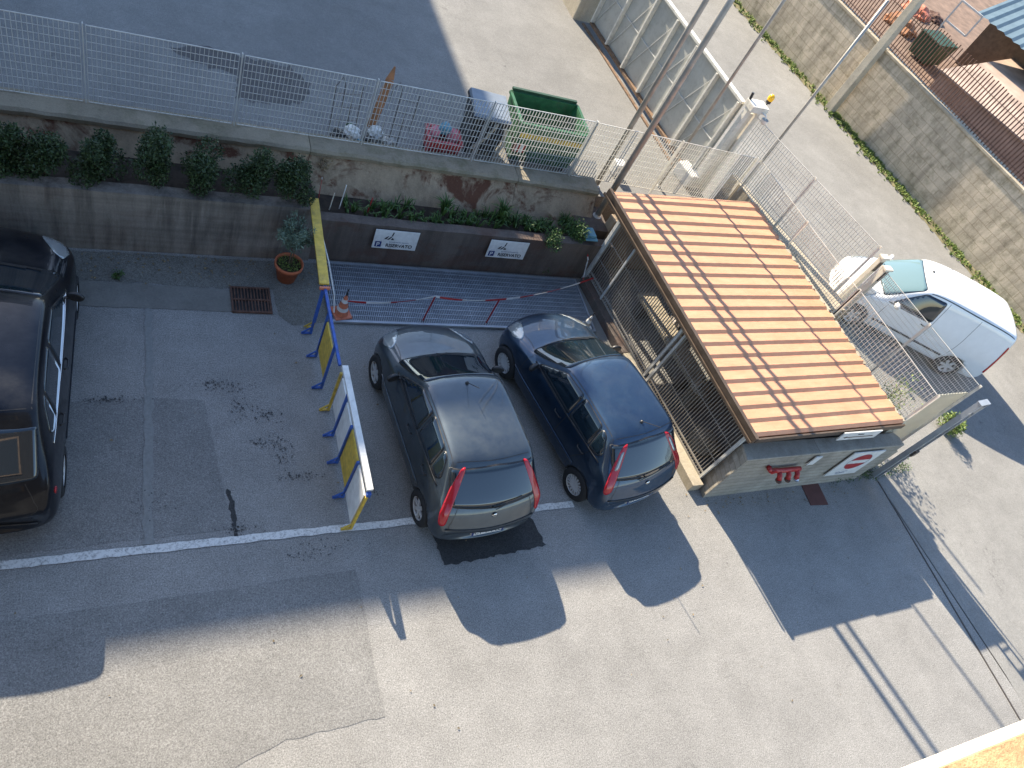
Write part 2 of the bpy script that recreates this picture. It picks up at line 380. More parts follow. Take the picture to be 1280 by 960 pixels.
# ------------------------------------------------------------------ walls
def wall(name, p0, p1, z0, z1, th, mat, label, cat='wall', z1b=None, side=1, sag=0, batter=0):
    """solid wall from p0 to p1; thickness to the left of the direction when side=1"""
    dx, dy = p1[0]-p0[0], p1[1]-p0[1]; L = math.hypot(dx, dy); z1b = z1 if z1b is None else z1b
    mb = MB(); k = max(2, int(L/.25)); t = th*side
    for i in range(k+1):
        f = i/k; x = L*f; j = random.uniform(-.008, .008) if sag else 0
        zt = lerp(z1, z1b, f)+j
        mb.v += [(x, -batter, z0), (x, t, z0), (x, t, zt), (x, 0, zt)]
    for i in range(k):
        a = i*4; b = a+4
        for q in range(4): mb.f.append([a+q, a+(q+1)%4, b+(q+1)%4, b+q]); mb.m.append(0)
    mb.f.append([3,2,1,0]); mb.m.append(0); e = k*4; mb.f.append([e,e+1,e+2,e+3]); mb.m.append(0)
    o = mb.build(name, mat); o.location = (p0[0], p0[1], 0); o.rotation_euler = (0, 0, atan2(dy, dx)); tag(o, label, cat); return o
# lower retaining wall of the planter
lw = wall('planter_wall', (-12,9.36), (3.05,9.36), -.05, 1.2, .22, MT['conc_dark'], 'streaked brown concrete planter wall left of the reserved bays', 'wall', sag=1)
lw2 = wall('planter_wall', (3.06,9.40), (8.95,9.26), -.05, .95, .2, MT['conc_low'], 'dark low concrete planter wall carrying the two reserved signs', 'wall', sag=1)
# upper retaining wall with coping
UW = [(-12,11.02),(-.28,10.62),(6.35,10.42),(8.3,10.3)]
for i, (nm, lab) in enumerate([('a', 'stained upper retaining wall behind the row of shrubs'), ('b', 'peeling brown upper retaining wall above the green planter bed'), ('c', 'short crumbling end of the upper retaining wall beside the steel poles')]):
    a, b = UW[i], UW[i+1]
    if i == 0: a, b = (-12, 10.95), (3.0, 10.52)
    if i == 1: a, b = (3.01, 10.52), (6.9, 10.38)
    if i == 2: a, b = (6.91, 10.38), (8.7, 10.27)
    o = wall('retaining_wall', a, b, -.05, 1.4, .3, MT['conc_rust'], lab, 'wall', sag=1, batter=1.05)
    c = MB(); L = math.dist(a, b); k = max(3, int(L/.2))
    for q in range(k+1):
        x = L*q/k; j1 = random.uniform(-.015, .015); j2 = random.uniform(-.01, .01)
        c.v += [(x, -.06+j1, 1.402), (x, .36, 1.402), (x, .36, 1.52+j2), (x, -.04+j1, 1.52+j2), (x, -.08+j1, 1.48)]
    for q in range(k):
        s0 = q*5; s1 = s0+5
        for e in range(5): c.f.append([s0+e, s0+(e+1)%5, s1+(e+1)%5, s1+e]); c.m.append(0)
    c.f.append([0,1,2,3,4]); c.m.append(0); e = k*5; c.f.append([e+4,e+3,e+2,e+1,e]); c.m.append(0)
    c.build('coping', MT['conc_coping'], o)
# soil beds
tag(MB().prism([(-12,9.58),(3.05,9.58),(3.05,10.6),(-12,11.0)], -.04, 1.04).build('soil_bed', MT['soil']), kind='structure')
tag(MB().prism([(3.06,9.6),(7.75,9.5),(7.75,10.4),(3.06,10.6)], -.04, .86).build('soil_bed', MT['soil']), kind='structure')
# end block of the planter where the pole stands
o = MB().box(-.38, .38, -.36, .36, 0, 1.02).build('concrete_block', MT['conc_low'], bevel=.015); o.location = (8.62, 10.0, 0); o.rotation_euler = (0,0,R(-2)); tag(o, 'square concrete block at the right end of the planter under the thick steel pole', 'block')
# steel grating over the light well in front of the low wall
g = empty('floor_grating', (3.25, 8.0, .02), R(-1.5), 'blue grey steel floor grating in front of the reserved signs', 'grating')
b = MB(); W, D = 5.15, 1.28
for k in range(int(W/.034)+1): b.box(k*.034-.006, k*.034+.006, 0, D, 0, .03)
b.build('bars', MT['grate'], g)
b = MB()
for k in range(int(D/.11)+1): b.box(0, W, k*.11-.006, k*.11+.006, .022, .034)
b.build('cross_bars', MT['grate'], g)
b = MB(); b.box(-.05, W+.05, -.045, 0, 0, .04); b.box(-.05, W+.05, D, D+.04, 0, .04); b.box(-.05, -.01, 0, D, 0, .04); b.box(W+.01, W+.05, 0, D, 0, .04)
for x in (1.29, 2.58, 3.87): b.box(x-.008, x+.008, 0, D, 0, .036)
b.build('frame', MT['grate'], g)
tag(MB().poly([(3.25,8.0,.013),(8.45,7.87,.013),(8.45,9.2,.013),(3.25,9.3,.013)]).build('pit_floor', simple('pit_dark', (.20,.225,.25), .9), recalc=False), kind='structure')
o = strip('side_paving', [(7.75,6.4),(8.75,6.5),(8.62,9.0),(8.42,9.2),(8.1,7.8)], MT['gutter'], .007)
# drain
g = empty('drain_grate', (2.0, 8.40, .01), R(-1), 'rusty cast iron drain grate beside the flower pot', 'drain')
b = MB(); b.box(-.31, .31, -.27, -.24, 0, .03); b.box(-.31, .31, .24, .27, 0, .03); b.box(-.31, -.28, -.24, .24, 0, .03); b.box(.28, .31, -.24, .24, 0, .03); b.box(-.28, .28, -.015, .015, 0, .03)
b.build('frame', MT['rod'], g); b = MB()
for k in range(11): b.box(-.255+k*.05, -.235+k*.05, -.24, .24, .005, .026)
b.build('bars', MT['rod'], g); b = MB(); b.poly([(-.28,-.24,.003),(.28,-.24,.003),(.28,.24,.003),(-.28,.24,.003)]); b.build('hole', MT['black'], g, recalc=False)

# ------------------------------------------------------------------ mesh fences
def mesh_panel(a, b, h, dv=.062, dh=.132, wv=.005, wh=.006, depth=.022):
    """bars in coords: origin a (x,y,z)->b along base, h height"""
    a = Vector(a); b = Vector(b); L = (b-a).length; d = (b-a)/L; nr = Vector((-d.y, d.x, 0)).normalized(); up = Vector((0,0,1)); mbv = MB()
    k = max(1, round(L/dv)); m = max(1, round(h/dh))
    def q(o, e, wvec, dvec):
        c = [o-wvec-dvec, o+wvec-dvec, o+wvec+dvec, o-wvec+dvec, e-wvec-dvec, e+wvec-dvec, e+wvec+dvec, e-wvec+dvec]
        mbv.hexa(c)
    for i in range(k+1):
        p = a+d*(L*i/k); q(p, p+up*h, d*wv/2, nr*depth/2)
    for j in range(m+1):
        p = a+up*(h*j/m); s = wh if 0 < j < m else .012
        q(p-nr*0, p+d*L, up*s/2, nr*s/2)
    return mbv
def mesh_fence(name, pts, h, label, span=2.06, mat=None, postw=.05, top=.0, dv=.062, dh=.132, postdown=.12, bottoms=None):
    mat = mat or MT['galv']; r = empty(name, (pts[0][0], pts[0][1], pts[0][2]), 0, label, 'fence'); O = Vector(pts[0]); posts = []
    for a, b in zip(pts, pts[1:]):
        a = Vector(a)-O; b = Vector(b)-O; L = (b-a).length; k = max(1, round(L/span))
        for i in range(k):
            p, q = a.lerp(b, i/k), a.lerp(b, (i+1)/k); d = (q-p).normalized()
            mesh_panel(p+d*.04+Vector((0,0,.04)), q-d*.04+Vector((0,0,.04)), h-.06, dv, dh).build('mesh_panel', mat, r); posts.append(p)
    posts.append(b)
    for p in posts:
        m = MB(); m.box(p.x-.006, p.x+.006, p.y-postw/2, p.y+postw/2, p.z-postdown, p.z+h+.01); m.build('post', mat, r)
    return r
mesh_fence('mesh_fence', [(-8.5,11.02,1.5),(-.28,10.9,1.5),(8.1,10.62,1.5)], 1.32, 'galvanised mesh fence on the long retaining wall coping')
mesh_fence('mesh_fence', [(8.12,10.6,1.5),(12.35,10.60,1.28)], 1.32, 'pale mesh fence section behind the top edge of the tiled roof', mat=MT['galv_light'])
# inner fence along the shed, outer fence along the road
mesh_fence('mesh_fence', [(12.38,10.5,1.85),(12.80,6.9,1.82)], .78, 'low pale mesh fence close along the upper right roof edge', mat=MT['galv_light'], dv=.065)
mesh_fence('mesh_fence', [(12.80,6.88,1.6),(13.06,4.42,1.58)], 1.02, 'mesh fence beside the lower right corner of the tiled roof', mat=MT['galv_light'], dv=.075, dh=.1)
mesh_fence('mesh_fence', [(12.08,11.15,1.95),(13.25,7.5,1.9)], 1.3, 'upper roadside mesh fence between the gate post and the twin posts', mat=MT['galv_light'], dv=.065)
mesh_fence('mesh_fence', [(13.3,7.2,.9),(14.02,4.45,.75)], 2.08, 'tall roadside mesh fence running down to the narrow steel gate frame', mat=MT['galv_light'], dv=.04, dh=.09, span=1.4)
# wall carrying the inner and outer fences
o = MB().prism([(12.45,4.3),(12.75,4.3),(13.05,6.9),(13.2,7.5),(12.25,11.1),(12.02,11.1),(12.0,10.3),(12.38,6.9)], -.04, 1.62).build('side_wall', MT['conc_light'])
# step it: lower southern half
bpy.data.objects.remove(o)
o = MB().prism([(12.72,7.0),(13.36,7.0),(13.28,7.5),(12.45,10.9),(12.34,10.9)], -.04, 1.88).build('side_wall', MT['conc_light']); tag(o, 'pale concrete wall top between the two fences beside the roof', 'wall')
o = MB().prism([(12.97,4.42),(13.12,4.42),(12.86,6.98),(12.71,6.98)], -.04, 1.57).build('side_wall', MT['conc_light']); tag(o, 'narrow concrete wall under the lower right edge of the tiled roof', 'wall')
o = MB().prism([(13.8,4.3),(13.98,4.3),(13.38,6.98),(13.18,6.98)], -.04, .72).build('side_wall', MT['conc_light']); tag(o, 'low concrete kerb wall under the tall roadside mesh fence', 'wall')
# junk stored between the walls
for i, (x, y, z, sx, sy, sz, rz, m, lab) in enumerate([(13.12,6.1,0,.12,.4,.5,.1,'dark_steel','dark metal box lying between the two lower fences'),(13.45,5.2,0,.16,.25,.35,-.3,'galv','grey metal crate behind the lower fence'),(13.28,4.85,0,.04,.25,.8,.1,'wood','brown board standing in the gap behind the lower fence')]):
    b = MB(); b.box(-sx, sx, -sy, sy, 0, sz); b.box(-sx*1.08, sx*1.08, -sy*1.05, sy*1.05, sz, sz+.04)
    o = b.build('junk_box', MT[m], bevel=.01); o.location = (x, y, z); o.rotation_euler = (0, 0, rz); tag(o, lab, 'box')

# ------------------------------------------------------------------ tiled shed
S = empty('bin_shed', (9.3,4.2,0), 0, 'open fronted shed with orange tile roof and barred side', 'shed')
SO = Vector((9.3,4.2,0))
def sh(p): return Vector(p)-SO
TL, TR, BR, BL = (8.44,9.60,2.06), (12.20,9.80,2.06), (12.95,4.36,1.80), (9.20,4.29,1.80)
mb = MB(); rows = 21
def rp(u, v, dz=0):
    a = Vector(TL).lerp(Vector(TR), u); b = Vector(BL).lerp(Vector(BR), u); p = sh(a.lerp(b, v)); p.z += dz; return p
nu = 90
def wave(u): return .0015*sin(u*95)
for r_ in range(rows):
    v0, v1 = r_/rows, (r_+1)/rows
    for k in range(nu):
        u0, u1 = k/nu, (k+1)/nu; w0, w1 = wave(u0), wave(u1)
        a0, a1 = rp(u0, v0, .0+w0), rp(u1, v0, .0+w1); m0, m1 = rp(u0, v1-.012, .032+w0), rp(u1, v1-.012, .032+w1)
        b0, b1 = rp(u0, v1, .0+w0), rp(u1, v1, .0+w1)
        mb.poly([a0, m0, m1, a1]); mb.poly([m0, b0, b1, m1])
roof = mb.build('roof', MT['roof'], S, recalc=False)
bm = bmesh.new(); bm.from_mesh(roof.data); bmesh.ops.remove_doubles(bm, verts=bm.verts, dist=.0005); bm.to_mesh(roof.data); bm.free()
b = MB(); c4 = [rp(0,0,-.07), rp(0,1,-.07), rp(1,1,-.07), rp(1,0,-.07), rp(0,0,-.012), rp(0,1,-.012), rp(1,1,-.012), rp(1,0,-.012)]; b.hexa(c4); b.build('roof_deck', MT['wood'], roof)
b = MB(); b.bar(rp(-.008,-.01,-.04), rp(-.008,1.01,-.04), .07, .15); b.bar(rp(-.028,-.01,-.09), rp(-.028,1.01,-.09), .03, .05); b.build('fascia', MT['bronze'], roof)
b = MB(); b.bar(rp(0,1.008,-.05), rp(1,1.008,-.05), .03, .11); b.build('fascia', MT['bronze'], roof)
b = MB()
for k in range(30):
    p = rp(1.006, (k+.5)/30, -.02); s_ = random.uniform(.04, .07); b.box(p.x-.04, p.x+.05, p.y-.07, p.y+.06, p.z-.06, p.z-.03+s_)
b.build('verge_stones', MT['conc_light'], roof, bevel=.012)
# front wall
def local_prism(pts, z0, z1): return MB().prism([(x-SO.x, y-SO.y) for x, y in pts], z0, z1)
o = local_prism([(9.26,4.1),(13.3,4.12),(13.3,4.28),(13.2,4.4),(9.32,4.42)], 0, 1.36).build('front_wall', MT['conc_board'], S, bevel=.012)
local_prism([(9.3,4.44),(12.9,4.44),(12.9,4.6),(9.3,4.6)], 1.0, 1.66).build('lintel_wall', MT['conc_low'], S)
# left kerb
local_prism([(9.0,4.26),(9.24,4.26),(8.98,7.2),(8.74,7.17)], 0, .2).build('kerb', MT['conc_light'], S, bevel=.01)
local_prism([(8.74,7.19),(8.98,7.21),(8.80,9.15),(8.55,9.12)], 0, .19).build('kerb', MT['conc_low'], S, bevel=.01)  # far end in darker concrete paints the shade lying on the kerb
# barred side
KA, KB = Vector((9.24,4.42,.22)), Vector((8.72,9.2,.22))
def bars_panel(f0, f1, par, mat):
    a, b_ = KA.lerp(KB, f0)-SO, KA.lerp(KB, f1)-SO
    o = mesh_panel(a, b_, 1.44, .058, .43, .011, .012, .02).build('bar_panel', mat, par)
    for z in (0, .1, 1.44): m = MB(); m.bar(a+Vector((0,0,z)), b_+Vector((0,0,z)), .035, .035); m.build('rail', mat, par)
    return o
def post(f, par, w_=.05):
    p = KA.lerp(KB, f)-SO; m = MB(); m.box(p.x-w_/2, p.x+w_/2, p.y-w_/2, p.y+w_/2, -.05, 1.62); m.build('post', MT['galv'], par)
for f0, f1 in ((.005,.43),(.475,.86),(.87,.995)): bars_panel(f0, f1, S, MT['steel_pole'])
for f in (0,.44,.465,.865,1): post(f, S)
b = MB(); b.bar(KA-SO+Vector((0,0,1.46)), KB-SO+Vector((0,0,1.6)), .08, .1); b.build('top_beam', MT['bronze'], S)
b = MB(); b.bar(KB-SO+Vector((0,.05,-.2)), KB-SO+Vector((0,.05,1.75)), .08, .08); b.build('corner_post', MT['galv'], S); b = MB(); b.bar(Vector((12.0,9.3,0))-SO, Vector((12.0,9.3,1.9))-SO, .08); b.build('corner_post', MT['galv'], S)
b = MB(); b.bar(rp(0,.3,-.12), rp(1,.3,-.12), .06, .1); b.bar(rp(0,.65,-.12), rp(1,.65,-.12), .06, .1); b.build('rafter', MT['bronze'], S)
# inside
o = local_prism([(8.95,9.62),(12.2,9.62),(12.2,9.85),(8.95,9.85)], 0, 1.3).build('back_wall', MT['conc_rust'], S)
g = empty('bench', (9.85,7.4,0), R(7), 'long grey bench slab standing inside the barred shed', 'bench')
MB().box(-.22,.22,-1.1,1.1,.42,.5).build('seat', MT['conc_light'], g, bevel=.01)
for y in (-.9,.9): MB().box(-.18,.18,y-.08,y+.08,0,.418).build('leg', MT['conc_low'], g)
g = empty('bin', (9.9,6.1,0), R(20), 'small pale bin inside the barred shed by the double post', 'bin')
MB().lathe([(.16,0),(.2,.5),(.21,.5),(.21,.53),(.02,.56)]).build('drum', MT['conc_pole'], g, smooth=True); MB().tube([(-.12,0,.57),(0,0,.62),(.12,0,.57)], .01, 6).build('handle', MT['black'], g)
for x, y, rz, lab in ((10.4,7.9,20,'dark sack heaped by the back wall inside the shed'),(9.75,5.15,60,'rumpled sheet lying inside the shed behind the lower bars')):
    bm = bmesh.new(); bmesh.ops.create_icosphere(bm, subdivisions=3, radius=.3)
    for v in bm.verts: v.co *= random.uniform(.9, 1.12); v.co.z = max(0, v.co.z*.7+.12)
    me = bpy.data.meshes.new('sack'); bm.to_mesh(me); bm.free(); o = link_mesh('sack', me, MT['dark_steel'] if rz == 20 else MT['conc_light']); o.location = (x, y, .0); o.rotation_euler = (0,0,R(rz)); tag(o, lab, 'sack')

def text_mesh(name, s, size, mat, parent, loc, rot=(0,0,0), align='LEFT', bold=0.0, sx=1.0):
    c = bpy.data.curves.new(name, 'FONT'); c.body = s; c.size = size; c.extrude = .0006; c.align_x = align; c.offset = bold
    t = bpy.data.objects.new(name, c); COL.objects.link(t); dg = bpy.context.evaluated_depsgraph_get()
    me = bpy.data.meshes.new_from_object(t.evaluated_get(dg)); bpy.data.objects.remove(t); me.name = name
    for v in me.vertices: v.co.x *= sx
    me.materials.clear(); o = link_mesh(name, me, mat, parent); o.location = loc; o.rotation_euler = rot; return o
# reserved signs leaning on the low wall
def reserved(x, y, rz, label):
    g = empty('reserved_sign', (x, y, .5), R(rz), label, 'sign', 'reserved parking signs on the low wall'); g.rotation_euler = (R(-6), 0, R(rz))
    MB().box(0,.80,-.006,.006,0,.40).build('board', MT['white'], g)
    up = (R(90),0,0)
    MB().box(.04,.155,-.0095,-.0075,.03,.15).build('blue_square', MT['navy_ink'], g)
    text_mesh('letter', 'P', .12, MT['white'], g, (.062,-.0112,.045), up, bold=.002)
    text_mesh('lettering', 'RISERVATO', .098, MT['black_ink'], g, (.235,-.0085,.045), up, bold=.0025, sx=.98)
    b = MB()                          # thin unreadable line of small print, as dashes
    for k in range(14): b.box(.285+k*.026, .285+k*.026+random.uniform(.012,.021), -.0085, -.0072, .145, .162)
    for k in range(4): b.box(.06+k*.024, .075+k*.024, -.0085, -.0072, .172, .178)
    b.build('small_print', MT['grey_ink'], g)
    b = MB(); pts = [(.18,.20),(.21,.25),(.26,.285),(.25,.26),(.225,.21)]
    b.poly([(p[0],-.0086,p[1]) for p in pts]); b.poly([(.23,-.0086,.2),(.27,-.0086,.2),(.32,-.0086,.27),(.30,-.0086,.275)]); b.poly([(.30,-.0086,.28),(.325,-.0086,.28),(.34,-.0086,.36),(.32,-.0086,.37)]); b.poly([(.30,-.0086,.2),(.36,-.0086,.2),(.35,-.0086,.225),(.33,-.0086,.25)])
    b.build('emblem', MT['black_ink'], g, recalc=False)
    return g
reserved(4.06, 9.29, -1.5, 'white RISERVATO parking sign, the one nearer the flower pot')
reserved(6.26, 9.24, -1.5, 'white RISERVATO parking sign, the one nearer the tiled shed')
# no entry sign on front wall
g = empty('no_entry_sign', (11.93, 4.075, .44), 0, 'white panel with red no entry disc on the shed front wall', 'sign')
MB().box(0,.86,-.008,.01,0,.86).build('board', MT['white'], g)
b = MB(); cxs, czs, rr = .45, .50, .27
def disc(cx_, cz_, r_, y_, zlo, zhi, n_=40):
    pts = []
    for k in range(n_):
        a = 2*pi*k/n_; pts.append((cx_+r_*cos(a), y_, cz_+r_*sin(a)))
    out = [p for p in pts if zlo <= p[2]-cz_ <= zhi]; return out
top = [(cxs+rr*cos(a), -.0105, czs+rr*sin(a)) for a in [R(14+k*152/24) for k in range(25)]]
bot = [(cxs+rr*cos(a), -.0105, czs+rr*sin(a)) for a in [R(194+k*152/24) for k in range(25)]]
b.poly(top); b.poly(bot); b.build('red_disc', MT['red'], g, recalc=False)
b = MB(); b.tube([(cxs+(rr+.004)*cos(2*pi*k/48), -.0112, czs+(rr+.004)*sin(2*pi*k/48)) for k in range(49)], .0025, 4); b.build('disc_edge', MT['grey_ink'], g)
b = MB(); b.bar((.22,-.0105,.10),(.30,-.0105,.13),.006,.012); b.bar((.30,-.0105,.13),(.36,-.0105,.08),.006,.012); b.bar((.36,-.0105,.08),(.44,-.0105,.13),.006,.012); b.bar((.44,-.0105,.13),(.52,-.0105,.14),.006,.012); b.bar((.24,-.0105,.07),(.5,-.0105,.075),.006,.008); b.build('small_print', MT['grey_ink'], g)
# small white plate
o = MB().box(-.08,.08,-.01,.01,-.14,.14).build('wall_plate', MT['white'], bevel=.003); o.location = (11.0,4.07,1.16); tag(o, 'small blank white plate on the shed front wall beside the red pipes', 'plate')
# narrow sign under the roof edge
g = empty('entrance_sign', (11.27,4.24,1.56), 0, 'narrow white direction sign hanging under the lower roof edge', 'sign')
MB().box(0,1.0,-.01,.01,0,.24).build('board', MT['white'], g)
b = MB(); b.box(.17,.88,-.014,-.0115,.075,.098); b.poly([(.10,-.0135,.087),(.18,-.0135,.055),(.18,-.0135,.12)]); b.build('arrow', MT['rod'], g, recalc=False)
b = MB()
for k in range(4): b.box(.42+k*.04,.45+k*.04,-.014,-.0115,.15,.18)
b.build('small_print', MT['black_ink'], g)
# red fire brigade inlet
g = empty('hose_connection', (10.35,4.05,.98), 0, 'red fire hose connection with two outlets on the shed wall', 'pipe fitting')
b = MB(); b.tube([(-.42,0,.12),(-.32,-.02,.03),(.0,-.03,.02),(.40,-.03,.02)], .045, 12); b.build('pipe', MT['red'], g, smooth=True)
for x in (-.1,.12,.33):
    b = MB(); b.tube([(x,-.03,.02),(x,-.11,-.03),(x,-.15,-.09)], [.04,.045,.05], 12); o = b.build('outlet', MT['red'], g, smooth=True)
    b = MB(); b.lathe([(.0,0),(.058,0),(.058,.03),(.0,.035)], (x,-.16,-.12), 'z', 14); b.build('cap', MT['rod'] if x < .3 else MT['chrome'], o)
b = MB(); b.lathe([(.0,0),(.06,0),(.06,.02),(0,.02)], (-.28,-.07,.05), 'y', 14); b.build('valve_wheel', MT['red'], g)
o = MB().box(-.23,.23,-.26,.26,0,.012).build('doormat', simple('mat_brown', (.12,.05,.04), .9), bevel=.004); o.location = (11.98,3.93,.003); o.rotation_euler = (0,0,R(-4)); tag(o, 'reddish brown mat on the asphalt below the no entry sign', 'mat')

# ------------------------------------------------------------------ gate frame and end panel (right of the shed)
g = empty('gate_guide', (13.86,4.12,0), R(6), 'narrow blue grey steel gate guide frame standing at the end of the roadside fence', 'gate guide')
MB().box(-.16,-.11,-.05,.05,0,2.78).build('upright', MT['grate'], g); MB().box(.09,.13,-.05,.05,0,2.78).build('upright', MT['grate'], g)
b = MB()
for z in (.3,1.0,1.7,2.45,2.72): b.bar((-.11,0,z),(.09,0,z),.03)
b.build('rung', MT['dark_steel'], g); MB().box(-.17,.14,-.055,.055,2.782,2.80).build('cap', MT['grate'], g)
b = MB()
for k in range(9): b.bar((-.16,-.04,.9+k*.2),(-.22,-.07,.98+k*.2),.008)
b.build('spikes', MT['grate'], g)
MB().box(-.06,.06,-.09,-.04,1.0,1.16).build('latch', MT['dark_steel'], g)
mb = MB(); L = .86; k = 20
for i in range(k):
    x0, x1 = i*L/k, (i+1)*L/k; y0 = .015 if i % 2 else -.015; y1 = -.015 if i % 2 else .015
    mb.poly([(x0,y0,.0),(x1,y1,0),(x1,y1,2.5),(x0,y0,2.5)])
o = mb.build('end_panel', MT['sheet_trans'], recalc=False); md = o.modifiers.new('s', 'SOLIDIFY'); md.thickness = .004; o.location = (13.08,4.44,.1); o.rotation_euler = (0,0,R(2)); tag(o, 'pale ribbed sheet closing the gap between the lower fences', 'panel')
# twin posts
for k, (x, y, lab) in enumerate(((13.42,7.38,'cream square steel post, upper one of the twin posts between the roadside fences'),(13.36,7.12,'cream square steel post, lower one of the twin posts between the roadside fences'))):
    g = empty('gate_post', (x, y, .1), 0, lab, 'post', 'twin cream gate posts'); MB().box(-.065,.065,-.05,.05,0,2.92-.05*k).build('shaft', MT['cream_metal'], g, bevel=.006); MB().box(-.10,.12,-.065,.065,2.925-.05*k,2.97-.05*k).build('cap', MT['cream_metal'], g, bevel=.006)
    MB().box(-.05,.05,-.058,-.05,2.6,2.85).build('roller_plate', MT['dark_steel'], g)

# ------------------------------------------------------------------ sheet metal yard gate with ribs
GA, GB = Vector((11.80,11.35,YZ+.04)), Vector((11.42,17.2,YZ+.04))
ang = atan2(GB.y-GA.y, GB.x-GA.x); LG = (GB-GA).length
g = empty('yard_gate', GA, ang, 'long sheet steel sliding gate with upright ribs beside the road', 'gate')
# local x along gate, +y = towards the yard
MB().box(0,LG,-.02,0,.12,2.06).build('sheet_panel', MT['sheet'], g)
for k in range(7):
    x = .06+k*(LG-.1)/6
    MB().box(x-.025,x+.025,.002,.12,.13,2.05).build('rib', MT['galv_light'], g)
MB().box(0,LG,-.03,.09,2.062,2.12).build('top_rail', MT['galv_light'], g, bevel=.004); MB().box(0,LG,-.03,.10,.05,.118).build('bottom_rail', MT['rust'], g)
b = MB()
for k in range(6):
    x0 = .06+k*(LG-.1)/6; x1 = x0+(LG-.1)/6
    b.bar((x0+.05,.012,1.0),(x1-.04,.012,1.0),.02,.02); b.bar((x0+.03,.05,1.95),(x1-.05,.02,.2),.012,.012)
b.build('brace', MT['galv'], g)
o = MB().box(0,6.3,.16,.24,0,.03).build('track', MT['rust'], None); o.location = (11.80,11.0,YZ+.003); o.rotation_euler = (0,0,ang); tag(o, 'rusty ground track along the foot of the sheet steel gate', 'rail')
o = MB().prism([(-.42,-.55),(.35,-.55),(.35,.8),(-.42,.8)], 0, 2.2).build('gate_pier', MT['conc_light'], bevel=.03); o.location = (11.35,17.95,YZ-.1); tag(o, 'thick pale concrete pier at the far end of the sheet steel gate', 'pier')
# gate end post with beacon
g = empty('gate_end_post', (11.97,11.15,.5), 0, 'pale steel gate end post carrying a box and lamps next to the road', 'post')
MB().box(-.22,-.10,-.06,.06,.6,2.86).build('shaft', MT['galv_light'], g); MB().box(.06,.16,-.06,.06,.6,2.86).build('shaft', MT['galv_light'], g)
MB().box(-.08,.04,-.02,.02,.6,2.75).build('infill', MT['cream_metal'], g)
MB().box(-.24,.20,-.16,.14,2.86,3.0).build('junction_box', MT['galv_light'], g, bevel=.01)
b = MB(); b.lathe([(.0,0),(.055,0),(.055,.05),(.03,.06)], (.26,.06,3.02)); b.tube([(.15,.0,2.96),(.26,.06,2.98),(.26,.06,3.03)], .018, 8); b.build('beacon_base', MT['black'], g)
b = MB(); b.lathe([(.06,0),(.068,.05),(.06,.10),(.035,.13),(.0,.14)], (.26,.06,3.08)); b.build('beacon_lens', MT['lens_yellow'], g, smooth=True)
b = MB(); b.lathe([(0,0),(.05,.02),(.075,.08),(.078,.12)], (.14,-.28,2.72)); b.tube([(.05,-.14,2.9),(.12,-.25,2.9),(.14,-.28,2.83)], .015); b.build('flood_lamp', MT['white'], g, smooth=True)
b = MB(); b.tube([(-.2,.1,3.0),(-.21,.12,3.14)], .03, 10); b.build('photo_eye', MT['black'], g)
# gate motor and small box in yard
o = MB().box(-.16,.16,-.28,.28,0,.32).build('gate_motor', MT['white'], bevel=.03); o.location = (*G(858,218,YZ+.15), YZ); o.rotation_euler = (0,0,R(12)); tag(o, 'white gate motor housing at the foot of the yard gate', 'motor')
o = MB().box(-.12,.12,-.12,.12,0,.3).build('utility_box', MT['white'], bevel=.03); o.location = (*G(771,212,YZ+.1), YZ); tag(o, 'small white utility box between the two thick steel poles', 'box')

# ------------------------------------------------------------------ poles
def pole(x, y, z0, h, r, label, w_=None):
    g = empty('steel_pole', (x, y, z0), 0, label, 'pole'); b = MB()
    b.tube([(0,0,0),(0,0,h*.5),(0,0,h)], [r, r*.97, r*.9], 14); b.build('shaft', MT['steel_pole'], g, smooth=True)
    b = MB(); b.lathe([(r*1.5,0),(r*1.5,.012),(r*1.02,.014),(r*1.02,.06)], seg=14); b.build('base_plate', MT['galv'], g); return g
pole(*G(746,270,1.02),1.02,7.8,.062,'thick grey steel pole standing on the concrete block at the upper roof corner')
pole(*G(747,228,1.3),1.22,7.4,.055,'grey steel pole just left of the thick one, standing behind the wall coping')
pole(*G(823,233,YZ),YZ,7.8,.035,'thin dark steel pole rising from behind the top edge of the tiled roof')
pole(*G(915,250,YZ),YZ,4.95,.033,'shorter thin pole with free top at the corner of the mesh fences')
g = empty('utility_pole', (22.12,17.75,0), R(8), 'square concrete utility pole leaning close to the block wall', 'pole')
b = MB(); b.hexa([(-.15,-.15,0),(.15,-.15,0),(.15,.15,0),(-.15,.15,0),(-.1,-.1,7.5),(.1,-.1,7.5),(.1,.1,7.5),(-.1,.1,7.5)]); b.build('shaft', MT['conc_pole'], g, bevel=.012)
b = MB(); b.lathe([(.2,-.02),(.2,.02),(.16,.05)], seg=16); b.build('collar', MT['conc_light'], g)

